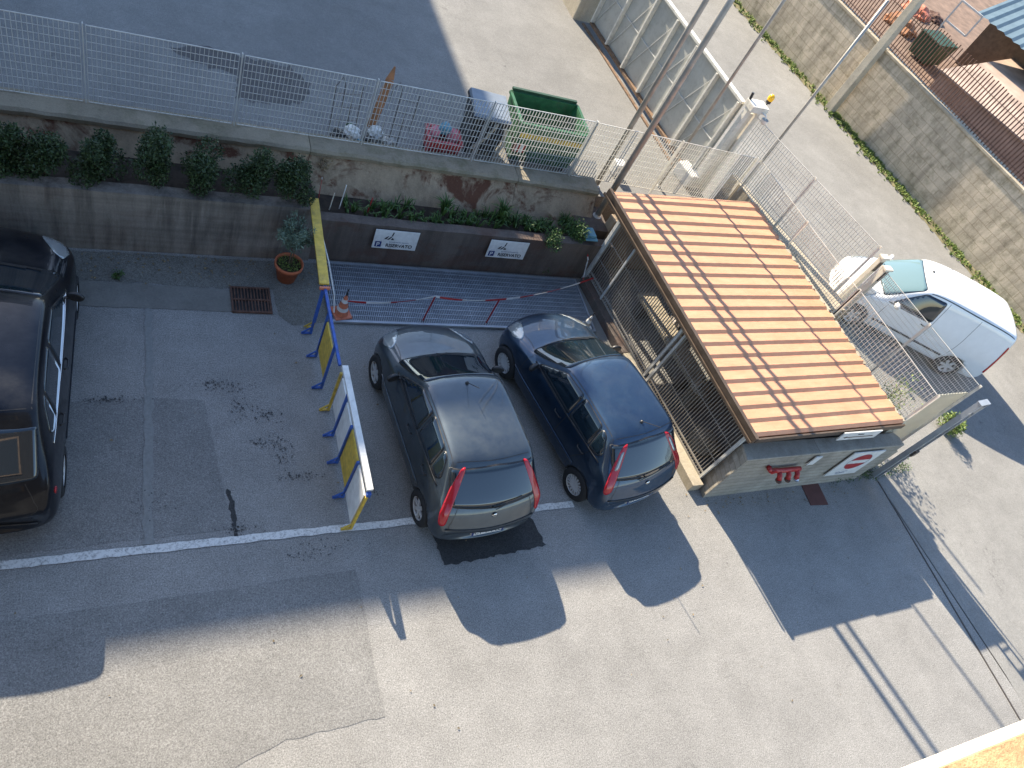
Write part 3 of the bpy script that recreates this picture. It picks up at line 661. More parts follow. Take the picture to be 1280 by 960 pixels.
# ------------------------------------------------------------------ far wall, rods
FW = [(25.55,-4.0),(23.75,8.5),(22.42,17.7),(21.4,24.8),(19.8,36.0)]
for i, (a, b_) in enumerate(zip(FW, FW[1:])):
    lab = ['block wall beyond the road at its nearest end','weathered block wall right of the utility pole','mossy block wall left of the utility pole','block wall at the far end of the road'][i]
    o = wall('block_wall', a, b_, -.05, 2.36, .28, MT['conc_block'], lab, 'wall', side=-1, sag=1)
    L = math.dist(a, b_); c = MB(); k = int(L/.8)
    for q in range(k): c.box(L*q/k+.004, L*(q+1)/k-.004, -.33, .05, 2.365, 2.45+random.uniform(-.008,.008))
    c.build('coping', MT['conc_light'], o, bevel=.01)
    dx, dy = b_[0]-a[0], b_[1]-a[1]
    if i < 3:
        f = empty('rod_fence', (a[0], a[1], 2.45), atan2(dy, dx), ['rusty rod fence on the nearest part of the block wall','rusty rod fence right of the utility pole','rusty rod fence left of the utility pole'][i], 'fence')
        m = MB(); kk = int(L/.12)
        for q in range(kk):
            x = L*q/kk+.03; j = random.uniform(-.03,.03); m.tube([(x,-.14,0),(x,-.14,1.4+j)], .019, 5)
        m.build('rods', MT['rod'], f)
        for z in (.15, 1.05): m = MB(); m.bar((0,-.14,z),(L,-.14,z),.03,.012); m.build('rail', MT['rod'], f)
# things behind the far wall
LA = Vector(G(1222,15,3.35)); LB = Vector(G(1270,54,3.35)); la = atan2(LB.y-LA.y, LB.x-LA.x); nrm_ = Vector((-sin(la), cos(la)))
g = empty('lean_to', (LA.x+nrm_.x*1.2, LA.y+nrm_.y*1.2, 1.05), la, 'lean-to with blue grey corrugated roof and grey window frame beyond the rod fence', 'shed')
m = MB(); k = 60; Lr = 7.5
for i in range(k):
    x0, x1 = i*Lr/k, (i+1)*Lr/k; z0 = .03*sin(i*pi/1.5); z1 = .03*sin((i+1)*pi/1.5)
    m.poly([(x0,-1.2,2.3+z0),(x1,-1.2,2.3+z1),(x1,2.6,3.1+z1),(x0,2.6,3.1+z0)])
m.build('roof', MT['corr_blue'], g, recalc=False)
MB().box(0,7.4,1.4,1.6,0,2.7).build('back_wall', MT['bronze'], g)
MB().box(7.3,7.5,-1.1,1.4,0,2.4).build('side_wall', MT['plaster'], g)
m = MB(); m.bar((-.7,-1.3,0),(-.7,-1.3,2.3),.06); m.bar((-.7,-1.3,2.3),(.3,-1.3,2.3),.06); m.bar((.3,-1.3,2.3),(.3,-1.3,1.5),.06); m.bar((.3,-1.3,1.5),(-.7,-1.3,1.5),.06); m.build('frame', MT['galv'], g)
HA = G(1240,110,1.05)
g = empty('house_wall', (HA[0], HA[1], 1.05), la, 'low peach plastered outbuilding beyond the rod fence at the right edge', 'building')
MB().box(0,9,-8,0,0,1.3).build('wall', simple('peach', (.36,.25,.19), .9, var=.25, scale=1.5), g)
MB().box(-.1,9.1,-8.1,.1,1.302,1.36).build('roof', simple('peach_roof', (.38,.28,.22), .9, var=.3, scale=1.2), g)
MB().box(-.03,-.002,-3,-2,.3,1.1).build('window', MT['house_glass'], g)
g = empty('dumpster', (*G(1158,68,1.3),1.05), R(12), 'dark green dumpster standing behind the rusty rod fence', 'dumpster')
MB().hexa([(-.6,-.45,.1),(.6,-.45,.1),(.6,.45,.1),(-.6,.45,.1),(-.7,-.52,.9),(.7,-.52,.9),(.7,.52,.9),(-.7,.52,.9)]).build('tub', MT['dark_green'], g, bevel=.03)
MB().box(-.72,.72,-.54,.54,.905,.96).build('lid', MT['dark_green'], g, bevel=.02)
for i, (px, py, s_, m_, lab) in enumerate(((1150,10,.7,'orange','crumpled orange tarpaulin heap beyond the rod fence'),(1172,18,.5,'rod','dark brown tarpaulin heap next to the orange one'),(1130,28,.8,'wood','brown timber heap beyond the rod fence'))):
    bm = bmesh.new(); bmesh.ops.create_icosphere(bm, subdivisions=3, radius=s_)
    for v in bm.verts: v.co = v.co*random.uniform(.78,1.15); v.co.z = max(0, v.co.z*.55)
    me = bpy.data.meshes.new('heap'); bm.to_mesh(me); bm.free(); o = link_mesh('tarpaulin_heap', me, MT[m_]); o.location = (*G(px, py, 1.3), 1.05); tag(o, lab, 'heap')

# ------------------------------------------------------------------ foliage
def leaf_cloud(n_, fn, size, up=0.0, asp=.45):
    m = MB()
    for _ in range(n_):
        p = Vector(fn()); d = Vector((random.gauss(0,1), random.gauss(0,1), random.gauss(0,1)+up)).normalized(); s_ = size*random.uniform(.6,1.3)
        t = d.orthogonal().normalized(); t = (Matrix.Rotation(random.uniform(0,2*pi), 3, d) @ t)
        a = p; b = p+d*s_*.5+t*s_*asp*.5; c = p+d*s_; e = p+d*s_*.5-t*s_*asp*.5
        m.poly([a, b, c, e])
    return m
def shrub(name, x, y, z, rad, h, label, cat, mat, n_=1500, size=.06, group=None, lobes=7):
    g = empty(name, (x, y, z), random.uniform(0,6), label, cat, group)
    L = [(random.uniform(-.5,.5)*rad, random.uniform(-.5,.5)*rad, random.uniform(.25,.85)*h, random.uniform(.35,.6)*rad) for _ in range(lobes)] + [(0,0,h*.5,rad*.6)]
    def fn():
        l = random.choice(L); v = Vector((random.gauss(0,1), random.gauss(0,1), random.gauss(0,1))).normalized()*l[3]*random.uniform(.55,1.05)
        return (l[0]+v.x, l[1]+v.y, max(.02, l[2]+v.z*1.25))
    leaf_cloud(n_, fn, size).build('leaves', mat, g, recalc=False)
    m = MB()
    for k in range(5):
        l = L[k]; m.tube([(0,0,-.02),(l[0]*.4,l[1]*.4,l[2]*.5),(l[0],l[1],l[2])], [.018,.012,.005], 6)
    m.build('stems', MT['bark'], g); return g
names = ['shrub in the planter nearest the left picture edge','second shrub in the planter from the left picture edge','third shrub in the planter, above the left car bonnet side','shrub in the middle of the planter row','shrub in the planter just right of the middle one','shrub in the planter left of the potted olive','last shrub at the right end of the planter row']
names[2] = 'third shrub in the planter from the left picture edge'; names[3] = 'fourth shrub in the planter from the left picture edge'
for (px, py), nm in zip([(0,196),(55,201),(122,207),(195,214),(255,222),(312,228),(366,238)], names):
    x, y = G(px, py, 1.35); shrub('shrub', x, y-.02, 1.04, random.uniform(.34,.41), random.uniform(.9,1.15), nm, 'shrub', MT['leaf_hedge'], 5200, .05, 'dark shrubs along the left planter', 8)
for x, y, q in ((-2.0,9.95,'next to the frame'),(-2.7,9.95,'farther out')): shrub('shrub', x, y, 1.04, .33, .8, 'shrub of the planter row outside the left picture edge, '+q, 'shrub', MT['leaf_hedge'], 1200, .06, 'dark shrubs along the left planter', 7)
# strappy bed plants
def tuft(x, y, z, n_, L, mat, spread=.5, w_=.016):
    m = MB()
    for _ in range(n_):
        a = random.uniform(0, 2*pi); l = L*random.uniform(.6,1.1); lean = random.uniform(.1,.9)*spread; d = Vector((cos(a), sin(a), 0)); s_ = Vector((-sin(a), cos(a), 0))*w_*random.uniform(.6,1)
        p0 = Vector((x, y, z))+d*.02; p1 = p0+Vector((0,0,l*.6))+d*l*lean*.4; p2 = p0+Vector((0,0,l*(.95-lean*.6)))+d*l*lean
        m.poly([p0-s_, p0+s_, p1+s_*.8, p1-s_*.8]); m.poly([p1-s_*.8, p1+s_*.8, p2])
    return m
m = MB()
def merge(a, b):
    n0 = len(a.v); a.v += b.v; a.f += [[i+n0 for i in f] for f in b.f]; a.m += b.m
for k in range(105):
    x = random.uniform(3.6,8.2)
    if random.random() < (.15 if 4.6 < x < 5.6 else .0 if x > 4 else .5): continue
    merge(m, tuft(x, random.uniform(9.6,9.95), .86, random.randint(5,16), random.uniform(.16,.36), None, .9))
tag(m.build('ground_cover', MT['leaf_dark'], recalc=False), kind='stuff')
for (px, py, lab, L, n_) in ((556,262,'spiky leafed plant in the middle of the right planter bed',.5,60),(627,268,'tall narrow leafed plant in the bed above the right sign',.55,70)):
    o = tuft(0,0,0,n_,L,None,.7,.02).build('spiky_plant', MT['leaf_dark'], recalc=False); x, y = G(px, py, 1.0); o.location = (x, y, .86); tag(o, lab, 'plant')
for (px, py, r_, h_, lab, mt, n_) in ((725,292,.3,.35,'leafy bush at the right end of the planter bed','leaf_dark',1300),(690,300,.25,.25,'low creeper on the rim of the right planter bed','leaf_dark',900),(678,333,.16,.25,'green weed growing at the foot of the low wall beside the grating','leaf_dark',700),(408,205,.3,.45,'dry bare twiggy bush where the planters meet','leaf_dry',900),(148,345,.12,.1,'small weed in the gravel by the wall foot','leaf_dark',160)):
    zz = 0 if py > 320 else .86
    if px == 408: zz = 1.0
    x, y = G(px, py, zz+h_*.5); shrub('bush', x, y, zz, r_, h_, lab, 'plant', MT[mt], n_, .045, None, 6)
# shrub beyond gate frame
x, y = G(1195,528,.3); shrub('bush', x, y-.05, .03, .34, .45, 'sunlit yellow green bush behind the gate frame foot', 'bush', MT['leaf_grass'], 1600, .06, None, 8)
m = MB()
for px, py, n_ in ((1040,598,9),(1060,596,10),(1078,594,10),(1095,592,10),(1110,588,8),(1128,585,8)):
    x, y = G(px, py); 
    def fn(): return (x+random.gauss(0,.12), y+random.gauss(0,.06), abs(random.gauss(0,.07))+.01)
    merge(m, leaf_cloud(160, fn, .045))
tag(m.build('weeds', MT['leaf_dark'], recalc=False), kind='stuff')
# bare leafy shrub behind the end panel that throws the branching shadow
g = empty('sapling', (14.35,5.3,.04), 0, 'thin leafy sapling growing between fence and road', 'tree'); m = MB(); tips = []
for k in range(9):
    a = random.uniform(0,2*pi); rr_ = random.uniform(.15,.4); p = [(0,0,0),(cos(a)*rr_*.3,sin(a)*rr_*.3,.6),(cos(a)*rr_,sin(a)*rr_,1.2+random.uniform(-.2,.3))]; m.tube(p, [.012,.008,.003], 5); tips.append(Vector(p[2])); tips.append(Vector(p[1]).lerp(Vector(p[2]), .5))
m.build('stems', MT['bark'], g)
def fn():
    t = random.choice(tips); return (t.x+random.gauss(0,.1), t.y+random.gauss(0,.1), t.z+random.gauss(0,.14))
leaf_cloud(450, fn, .07).build('leaves', MT['leaf_grass'], g, recalc=False)
# verge along far wall
m = MB()
for k in range(2200):
    y = random.uniform(1, 30); x = pl([(p[0], p[1]) for p in FW], y) - abs(random.gauss(0,.26)) - .02; z = road_z(x, y)
    den = .5+.5*sin(y*1.7+3*sin(y*.6))
    if random.random() > .35+.65*den: continue
    merge(m, tuft(x, y, z, random.randint(4,9), random.uniform(.06,.17), None, 1.2, .018))
tag(m.build('grass_verge', MT['leaf_grass'], recalc=False), kind='stuff')
m = MB()
for y0 in [k*.5 for k in range(-6, 62)]:
    f = lambda y: pl([(p[0], p[1]) for p in FW], y)
    q = [(f(y0)-.42-random.uniform(-.0,.12), y0), (f(y0), y0), (f(y0+.5), y0+.5), (f(y0+.5)-.42, y0+.5)]
    m.poly([(a, b_, road_z(a, b_)+.006) for a, b_ in q])
tag(m.build('verge_soil', simple('verge', (.17,.15,.08), .95, var=.4, scale=5, bump=.5), recalc=False), kind='structure')

m = MB()
for cx_, cy_, rx, ry, q in ((1.35,6.75,.35,.12,120),(1.6,6.35,.12,.2,60),(1.95,6.2,.2,.12,60),(2.15,5.6,.12,.25,70),(1.9,5.7,.3,.1,60),(2.3,5.15,.3,.06,60),(1.45,4.45,.25,.06,60),(3.3,4.9,.1,.15,50),(2.4,4.0,.5,.12,60),(-.1,6.55,.3,.05,90),(.4,4.9,.3,.25,40)):
    for k in range(q):
        x, y = cx_+random.gauss(0,rx*.6), cy_+random.gauss(0,ry*.6); s_ = random.uniform(.004,.015); a0 = random.uniform(0,6.3)
        m.poly([(x+cos(a0+t)*s_*random.uniform(.6,1.2), y+sin(a0+t)*s_*random.uniform(.6,1.2), .0135) for t in (0,1.2,2.5,3.7,5.0)])
tag(m.build('asphalt_pitting', mat_asphalt('asphalt_worn', .10, stains=False), recalc=False), kind='structure')
# dead leaves and grit along the edges
m = MB()
for k in range(420):
    q = random.random()
    if q < .4: x, y, z = random.uniform(-.4,3.2), 9.3-abs(random.gauss(0,.3)), .016
    elif q < .6: x, y, z = 8.6+random.gauss(0,.12), random.uniform(4.5,7.5), .016
    elif q < .8: x, y, z = random.uniform(9.3,13.5), 4.05-abs(random.gauss(0,.15)), .01
    else: x, y, z = random.uniform(-2,14), random.uniform(0,8), .016
    s_ = random.uniform(.008,.028); a = random.uniform(0,6.3); m.poly([(x+cos(a)*s_,y+sin(a)*s_,z),(x-sin(a)*s_*.6,y+cos(a)*s_*.6,z+.006),(x-cos(a)*s_,y-sin(a)*s_,z),(x+sin(a)*s_*.6,y-cos(a)*s_*.6,z+.003)])
tag(m.build('leaf_litter', MT['leaf_dry'], recalc=False), kind='stuff')

# ------------------------------------------------------------------ potted olive
x, y = G(360,352,0); x, y = 2.62, 8.93
g = empty('potted_olive', (x, y, .008), .3, 'young olive tree in a round terracotta pot beside the drain', 'potted plant')
MB().lathe([(0,0),(.15,0),(.205,.30),(.232,.30),(.235,.37),(.212,.37),(.20,.30),(0,.295)], seg=36).build('pot', MT['terracotta'], g, smooth=True)
MB().lathe([(0,.325),(.2,.32)], seg=24).build('soil', MT['soil'], g)
m = MB(); tips = []
m.tube([(0,0,.3),(.01,.02,.6),(0,.03,.85)], [.014,.012,.01], 8); m.tube([(.03,0,.3),(.05,.0,.62),(.06,.03,.8)], [.01,.009,.007], 8)
for k in range(26):
    a = random.uniform(0,2*pi); r_ = random.uniform(.12,.42); h = random.uniform(.85,1.45); p0 = Vector((0,.03,.7+random.uniform(0,.15))); p2 = Vector((cos(a)*r_, .05+sin(a)*r_, h)); p1 = p0.lerp(p2,.5)+Vector((0,0,-.03)); m.tube([p0,p1,p2],[.006,.004,.002],5)
    for q in range(8): tips.append(p1.lerp(p2, random.random()))
m.build('stems', MT['bark'], g)
def fn():
    t = random.choice(tips); return (t.x+random.gauss(0,.03), t.y+random.gauss(0,.03), t.z+random.gauss(0,.04))
leaf_cloud(2300, fn, .07, .6, .22).build('leaves', MT['leaf_olive'], g, recalc=False)
def fn():
    a = random.uniform(0,2*pi); r_ = .19*sqrt(random.random()); return (cos(a)*r_, sin(a)*r_, .33+random.uniform(0,.05))
leaf_cloud(420, fn, .035).build('ground_leaves', MT['leaf_grass'], g, recalc=False)

# ------------------------------------------------------------------ barriers
def leg(m, x, y, zt, mat_, g, s=-1, foot=.15):
    b = MB(); b.box(x-.018, x+.018, y-.018, y+.018, .0, zt); b.bar((x-.02,y,.02),(x+foot*s,y,.012),.04,.015); b.bar((x,y,.16),(x+.14*s,y,.02),.02); b.build('leg', mat_, g)
g = empty('road_barrier', (2.91,5.3,.004), R(-1.3), 'long white topped barrier with white and yellow panels and blue legs', 'barrier')
# local: y from -1.05 (end near line) to .93
m = MB(); Ls = [-1.06,-.55,0.05,.5,.96]
pts = [(.05,-1.0,1.08),(.03,-.5,1.12),(.01,.2,1.14),(0,.96,1.13)]
for a, b_ in zip(pts, pts[1:]): m.bar(a, b_, .085, .05)
m.build('top_board', MT['white'], g)
def panel(y0, y1, z0, z1, mat_, g): MB().box(-.012,.012,y0,y1,z0,z1).build('panel', mat_, g)
panel(-1.02,-.56,.14,.98,MT['white'],g); panel(-.52,.0,.16,.97,MT['yellow'],g); panel(.05,.46,.16,.95,MT['white'],g); panel(.52,.88,.25,.95,MT['white'],g)
leg(m,0.02,-1.04,.98,MT['yellow'],g,-1,.14); leg(m,-.02,-.54,1.02,MT['blue'],g); leg(m,-.02,.025,1.02,MT['blue'],g); leg(m,-.02,.49,1.1,MT['blue'],g); leg(m,-.02,.95,.98,MT['yellow'],g,-1,.14)
m = MB(); m.box(.01,.07,-1.05,-1.0,.96,1.05); m.build('end_cap', MT['blue'], g)
g = empty('road_barrier', (2.88,7.02,.004), R(-.6), 'blue barrier frame holding one yellow panel nearest the grating', 'barrier')
m = MB(); m.bar((0,-.72,1.1),(0,.78,1.1),.04,.04); m.build('top_rail', MT['blue'], g)
panel(-.33,.22,.2,.92,MT['yellow'],g)
leg(m,-.01,-.36,1.08,MT['blue'],g); leg(m,-.01,.25,1.08,MT['blue'],g); leg(m,-.03,.72,1.08,MT['blue'],g); leg(m,.02,.84,1.05,MT['yellow'],g,-1,.1); panel(.74,.83,.25,1.0,MT['blue'],g)
g = empty('leaning_board', (0,0,0), 0, 'yellow board reaching from the barrier to the planter wall', 'board')
m = MB(); m.bar((2.88,7.8,1.14),(2.98,9.62,1.2),.15,.035); m.build('plank', MT['yellow'], g, bevel=.004)
m = MB(); m.bar((2.80,7.74,1.12),(2.96,7.74,1.12),.03,.05); m.build('end_clip', MT['orange'], g)
m = MB(); m.tube([(3.03,9.45,.98),(3.08,9.1,.93),(3.14,8.6,.8),(3.2,8.1,.55),(3.22,7.95,.3)], .012, 6); o = m.build('cord', MT['white']); tag(o, 'thin whitish cord hanging from the planter wall to the cone', 'cord')

# cones, tape and stakes
def cone(x, y, s_, label, mats):
    g = empty('traffic_cone', (x, y, .05), R(10), label, 'traffic cone')
    MB().box(-.165*s_,.165*s_,-.165*s_,.165*s_,0,.03).build('base', mats[0], g, bevel=.008)
    def rad(z): return (.14-.115*z/.5)*s_
    zs = [.03,.14,.22,.34,.42,.52]
    for i in range(5): MB().lathe([(rad(zs[i]),zs[i]*s_),(rad(zs[i+1]),zs[i+1]*s_)], seg=20).build('band', mats[i % 2], g, smooth=True)
    MB().lathe([(rad(.52),.52*s_),(.012,.56*s_),(.012,.68*s_),(0,.68*s_)], seg=12).build('tip', MT['black'], g)
cone(3.42,8.14,.9,'orange and white traffic cone at the corner of the grating', [MT['orange'], MT['white']])
cone(8.25,7.95,.62,'small grey white cone beside the nose of the navy car', [MT['white'], MT['steel_pole']])
def stake(x, y, h, lean, label):
    g = empty('stake', (x, y, .02), 0, label, 'stake'); MB().tube([(0,0,0),(lean,.05,h)], .014, 8).build('rod', MT['red'], g); MB().lathe([(.05,0),(.05,.012),(.02,.02)], seg=12).build('foot', MT['black'], g); return Vector((x+lean, y+.05, h+.02))
A = stake(4.86,8.02,.62,.06,'red stake in front of the dark grey car'); B_ = stake(6.1,8.0,.62,.05,'red stake beside the headlight of the navy car')
# warning tape, striped by segments
def tape(pts, label):
    m = MB(); P = []
    for a, b_, sag in pts:
        a, b_ = Vector(a), Vector(b_); k = 14
        for i in range(k): t = i/k; p = a.lerp(b_, t); p.z -= sag*4*t*(1-t); P.append(p)
    P.append(Vector(pts[-1][1])); acc = 0
    for i, (a, b_) in enumerate(zip(P, P[1:])):
        acc += (b_-a).length; mi = int(acc/.42) % 2; tw = .4*sin(i*.5)
        m.bar(a, b_, .004, .035, up=(0, sin(tw), cos(tw)), mi=mi)
    o = m.build('warning_tape', [MT['red'], MT['white']], recalc=True); tag(o, label, 'tape'); return o
tape([((3.45,8.1,.42), tuple(A), .1), (tuple(A), tuple(B_), .06), (tuple(B_), (8.62,8.9,.42), .12)], 'red and white warning tape strung in front of the two hatchbacks')
tape([((8.4,9.5,.95), (8.5,9.2,.62), .0), ((8.5,9.2,.62),(8.45,8.95,.3),.02)], 'red and white tape hanging at the upper left corner of the shed')
tape([((3.1,9.75,1.0),(3.12,9.9,1.42),.0)], 'red tape tied to a stick in the planter bed')
for x, y, h, m_, lab in ((3.5,9.8,.5,'white','pale thin cane in the planter bed near the yellow board'),(3.32,9.75,.35,'cream_metal','short pale stick in the planter bed'),(4.0,9.78,.3,'red','short red stick in the planter bed')):
    g = empty('cane', (x, y, .86), 0, lab, 'stick'); MB().tube([(0,0,0),(.03,.04,h)], .009, 6).build('rod', MT[m_], g)
# item on the block
b = MB(); b.box(-.14,.14,-.18,.18,0,.03); b.box(-.1,.1,-.12,.12,.031,.09)
o = b.build('tray', MT['sky_blue'], bevel=.01); o.location = (*G(737,292,1.06), 1.022); tag(o, 'pale turquoise tray on the concrete block', 'tray')

# ------------------------------------------------------------------ yard things
def tub(name, x, y, z, wx, wy, h, tap, label, cat, mat_, rimmat, rz=0, lid=None, inside=None):
    g = empty(name, (x, y, z), R(rz), label, cat); m = MB(); t = .03; a, b_ = wx/2, wy/2
    def ring(s_, zz): return [(-a*s_,-b_*s_,zz),(a*s_,-b_*s_,zz),(a*s_,b_*s_,zz),(-a*s_,b_*s_,zz)]
    R0, R1 = ring(tap, .12), ring(1, h); I1 = ring(.95, h); I0 = ring(tap*.95, .2)
    for q0, q1 in ((R0,R1),(R1,I1),(I1,I0)):
        for k in range(4): m.poly([q0[k],q0[(k+1)%4],q1[(k+1)%4],q1[k]])
    m.poly(list(reversed(R0))); m.poly(I0); m.build('tub', mat_, g, recalc=False)
    r = MB(); 
    for k in range(4):
        p, q = Vector(R1[k]), Vector(R1[(k+1)%4]); r.bar(p, q, .06, .05)
    r.build('rim', rimmat, g)
    for sx in (-1,1):
        for sy in (-1,1):
            MB().lathe([(0,-.02),(.07,-.02),(.07,.02),(0,.02)], (sx*a*.75, sy*b_*.75, .07), 'x', 14).build('wheel', MT['tyre'], g)
    return g
x0, y0 = G(672,222,YZ)
g = tub('waste_container', 7.72,11.55,YZ,1.5,.98,.98,.88,'large open green waste container with yellow bar behind the fence','container',MT['green'],MT['green'],-4)
MB().box(-.70,.70,-.515,-.485,.70,.79).build('yellow_bar', MT['yellow'], g)
MB().box(-.72,.72,.50,.56,1.01,1.06).build('lid', MT['dark_green'], g)
m = MB(); 
for k in range(5): m.box(-.71+k*.05,-.67+k*.05,-.50,-.47,.34,.52, k % 2)
m.build('warning_stripes', [MT['red'], MT['white']], g)
g = tub('wheeled_bin', 6.45,11.6,YZ,.72,.8,.86,.82,'dark wheeled bin with grey lid left of the green container','bin',MT['black'],MT['black'],-8)
MB().hexa([(-.38,-.42,.89),(.38,-.42,.89),(.38,.42,.89),(-.38,.42,.89),(-.36,-.37,.93),(.36,-.37,.93),(.36,.39,.96),(-.36,.39,.96)]).build('lid', simple('bin_lid', (.16,.19,.23), .5), g, bevel=.01)
m = MB(); m.tube([(-.2,-.41,.2),(-.02,-.45,.5),(.1,-.45,.85)], .03, 8); m.tube([(.3,-.42,.1),(.36,-.45,.45),(.28,-.45,.8)], .035, 8); m.build('strap', MT['conc_light'], g)
g = tub('crate', 5.52,11.12,YZ,.62,.45,.46,.9,'red crate with cloths in it standing behind the mesh fence','crate',MT['redbox'],MT['redbox'],-6)
for dx, dy, m_, nm in ((-.17,.05,'pink','cloth'),(.02,.08,'sky_blue','cloth'),(.2,.02,'pink','cloth')):
    bm = bmesh.new(); bmesh.ops.create_icosphere(bm, subdivisions=2, radius=.13)
    for v in bm.verts: v.co *= random.uniform(.8,1.15)
    me = bpy.data.meshes.new(nm); bm.to_mesh(me); bm.free(); o = link_mesh('folded_cloth', me, MT[m_]); o.location = (5.52+dx, 11.15+dy, YZ+.44+(.1 if m_ == 'sky_blue' else 0)); tag(o, {'-0.17':'pink cloth at the left in the red crate','0.02':'light blue cloth in the middle of the red crate','0.2':'pink cloth at the right in the red crate'}[str(dx)], 'cloth')
# rubbish pile and leaning plank
for i, (px, py, m_, s_, lab) in enumerate(((425,172,'black',.17,'dark rubbish bag at the left end of the pile'),(440,166,'white',.14,'white plastic bag in the rubbish pile'),(447,180,'sky_blue',.11,'pale blue bag in the rubbish pile'),(462,180,'black',.15,'black bag in the middle of the rubbish pile'),(470,166,'white',.14,'grey white bag right of the leaning plank'),(485,180,'steel_pole',.14,'grey bag at the right end of the pile'),(437,158,'green',.07,'small green bag on top of the pile'))):
    bm = bmesh.new(); bmesh.ops.create_icosphere(bm, subdivisions=3, radius=s_)
    for v in bm.verts: v.co *= 1+.28*random.uniform(-1,1)*.8; v.co.z = max(-.05, v.co.z*.8)
    me = bpy.data.meshes.new('bag'); bm.to_mesh(me); bm.free(); o = link_mesh('rubbish_bag', me, MT[m_]); zz = YZ+.08+(.15 if i in (1,6) else 0); o.location = (*G(px, py, zz), zz); tag(o, lab, 'bag', 'rubbish pile behind the fence')
a = Vector((*G(463,160,YZ+.05), YZ+.05)); tz = YZ+1.15; b_ = Vector((*G(494,84,tz), tz))
g = empty('timber_plank', a, 0, 'long brown timber plank standing tilted in the rubbish pile', 'plank'); d = b_-a
m = MB(); m.bar((0,0,0), tuple(d*.8), .15, .03); m.hexa([tuple(d*.8+Vector(q)) for q in ((-.07,0,0),(.07,0,0),(.07,.03,0),(-.07,.03,0))]+[tuple(d+Vector(q)) for q in ((-.01,0,0),(.01,0,0),(.01,.03,0),(-.01,.03,0))]); m.build('board', MT['wood'], g)
for px, py, rz, lab in ((425,130,8,'bent wire rack standing left of the timber plank'),(490,135,-10,'bent wire rack standing right of the timber plank')):
    m = MB()
    for k in range(4):
        m.tube([(k*.16-.24,0,0),(k*.16-.24,.02,1.05)], .008, 5); m.tube([(-.24,0,.15+k*.25),(.24,0,.15+k*.25)], .006, 5)
    m.tube([(-.24,0,1.05),(-.15,0,1.2),(-.08,.02,1.05)], .008, 5)
    o = m.build('wire_rack', MT['dark_steel']); o.location = (*G(px, py+45, YZ), YZ); o.rotation_euler = (R(-6),0,R(rz)); tag(o, lab, 'rack')
strip('oil_stain', rough_poly([(.95,13.1),(1.5,13.35),(2.3,13.2),(3.1,13.15),(3.4,12.7),(3.1,12.1),(2.5,11.9),(2.0,12.0),(2.1,12.6),(1.4,12.8)], .06), simple('stain', (.075,.07,.07), .8, var=.3, scale=5), YZ+.004)

# ------------------------------------------------------------------ cars
def decal(bvh, poly, proj, direction, off=.004, cell=.06, refl=None):
    """poly: 2D outline; proj(u,v)->start point; direction -> ray; returns mesh of the outline laid on the body"""
    bm = bmesh.new(); vs = [bm.verts.new((u, v, 0)) for u, v in poly]; bm.faces.new(vs)
    us = [p[0] for p in poly]; vv = [p[1] for p in poly]
    def cuts(lo, hi, nrm, ax):
        k = int((hi-lo)/cell)
        for i in range(1, k+1):
            c = lo+(hi-lo)*i/(k+1); co_ = (c,0,0) if ax == 0 else (0,c,0)
            bmesh.ops.bisect_plane(bm, geom=list(bm.verts)+list(bm.edges)+list(bm.faces), plane_co=co_, plane_no=nrm)
    cuts(min(us), max(us), (1,0,0), 0); cuts(min(vv), max(vv), (0,1,0), 1)
    d = Vector(direction).normalized(); bad = []
    for v in bm.verts:
        hit, nr, _, _ = bvh.ray_cast(proj(v.co.x, v.co.y), d)
        if hit is None: bad.append(v)
        else:
            if nr.dot(d) > 0: nr = -nr
            v.co = hit+nr*off
    if bad: bmesh.ops.delete(bm, geom=bad, context='VERTS')
    bmesh.ops.recalc_face_normals(bm, faces=bm.faces)
    # face outwards
    fl = [f for f in bm.faces if f.normal.dot(d) > 0]
    if fl: bmesh.ops.reverse_faces(bm, faces=fl)
    me = bpy.data.meshes.new('d'); bm.to_mesh(me); bm.free(); return me
def line_poly(pts, w_):
    """thin ribbon polygon round an open polyline"""
    L, Rr = [], []
    for i, p in enumerate(pts):
        a = Vector(pts[max(0, i-1)]); b_ = Vector(pts[min(len(pts)-1, i+1)]); d = (b_-a).normalized(); n_ = Vector((-d.y, d.x))*w_/2
        L.append((p[0]+n_.x, p[1]+n_.y)); Rr.append((p[0]-n_.x, p[1]-n_.y))
    return L+Rr[::-1]
def smooth_line(pts, k=6):
    out = []
    for i in range(len(pts)-1):
        p0 = pts[max(0,i-1)]; p1 = pts[i]; p2 = pts[i+1]; p3 = pts[min(len(pts)-1,i+2)]
        for j in range(k):
            t = j/k; out.append(tuple(.5*((2*p1[q])+(-p0[q]+p2[q])*t+(2*p0[q]-5*p1[q]+4*p2[q]-p3[q])*t*t+(-p0[q]+3*p1[q]-3*p2[q]+p3[q])*t**3) for q in (0,1)))
    out.append(pts[-1]); return out
def round_poly(pts, r=.05):
    out = []
    for i, p in enumerate(pts):
        a = Vector(pts[i-1]); b_ = Vector(pts[(i+1) % len(pts)]); p = Vector(p)
        da = (a-p); db = (b_-p); ra = min(r, da.length*.45); rb = min(r, db.length*.45); A_ = p+da.normalized()*ra; B2 = p+db.normalized()*rb
        for t in (0,.33,.66,1): q = A_.lerp(p, t).lerp(p.lerp(B2, t), t); out.append((q.x, q.y))
    return out
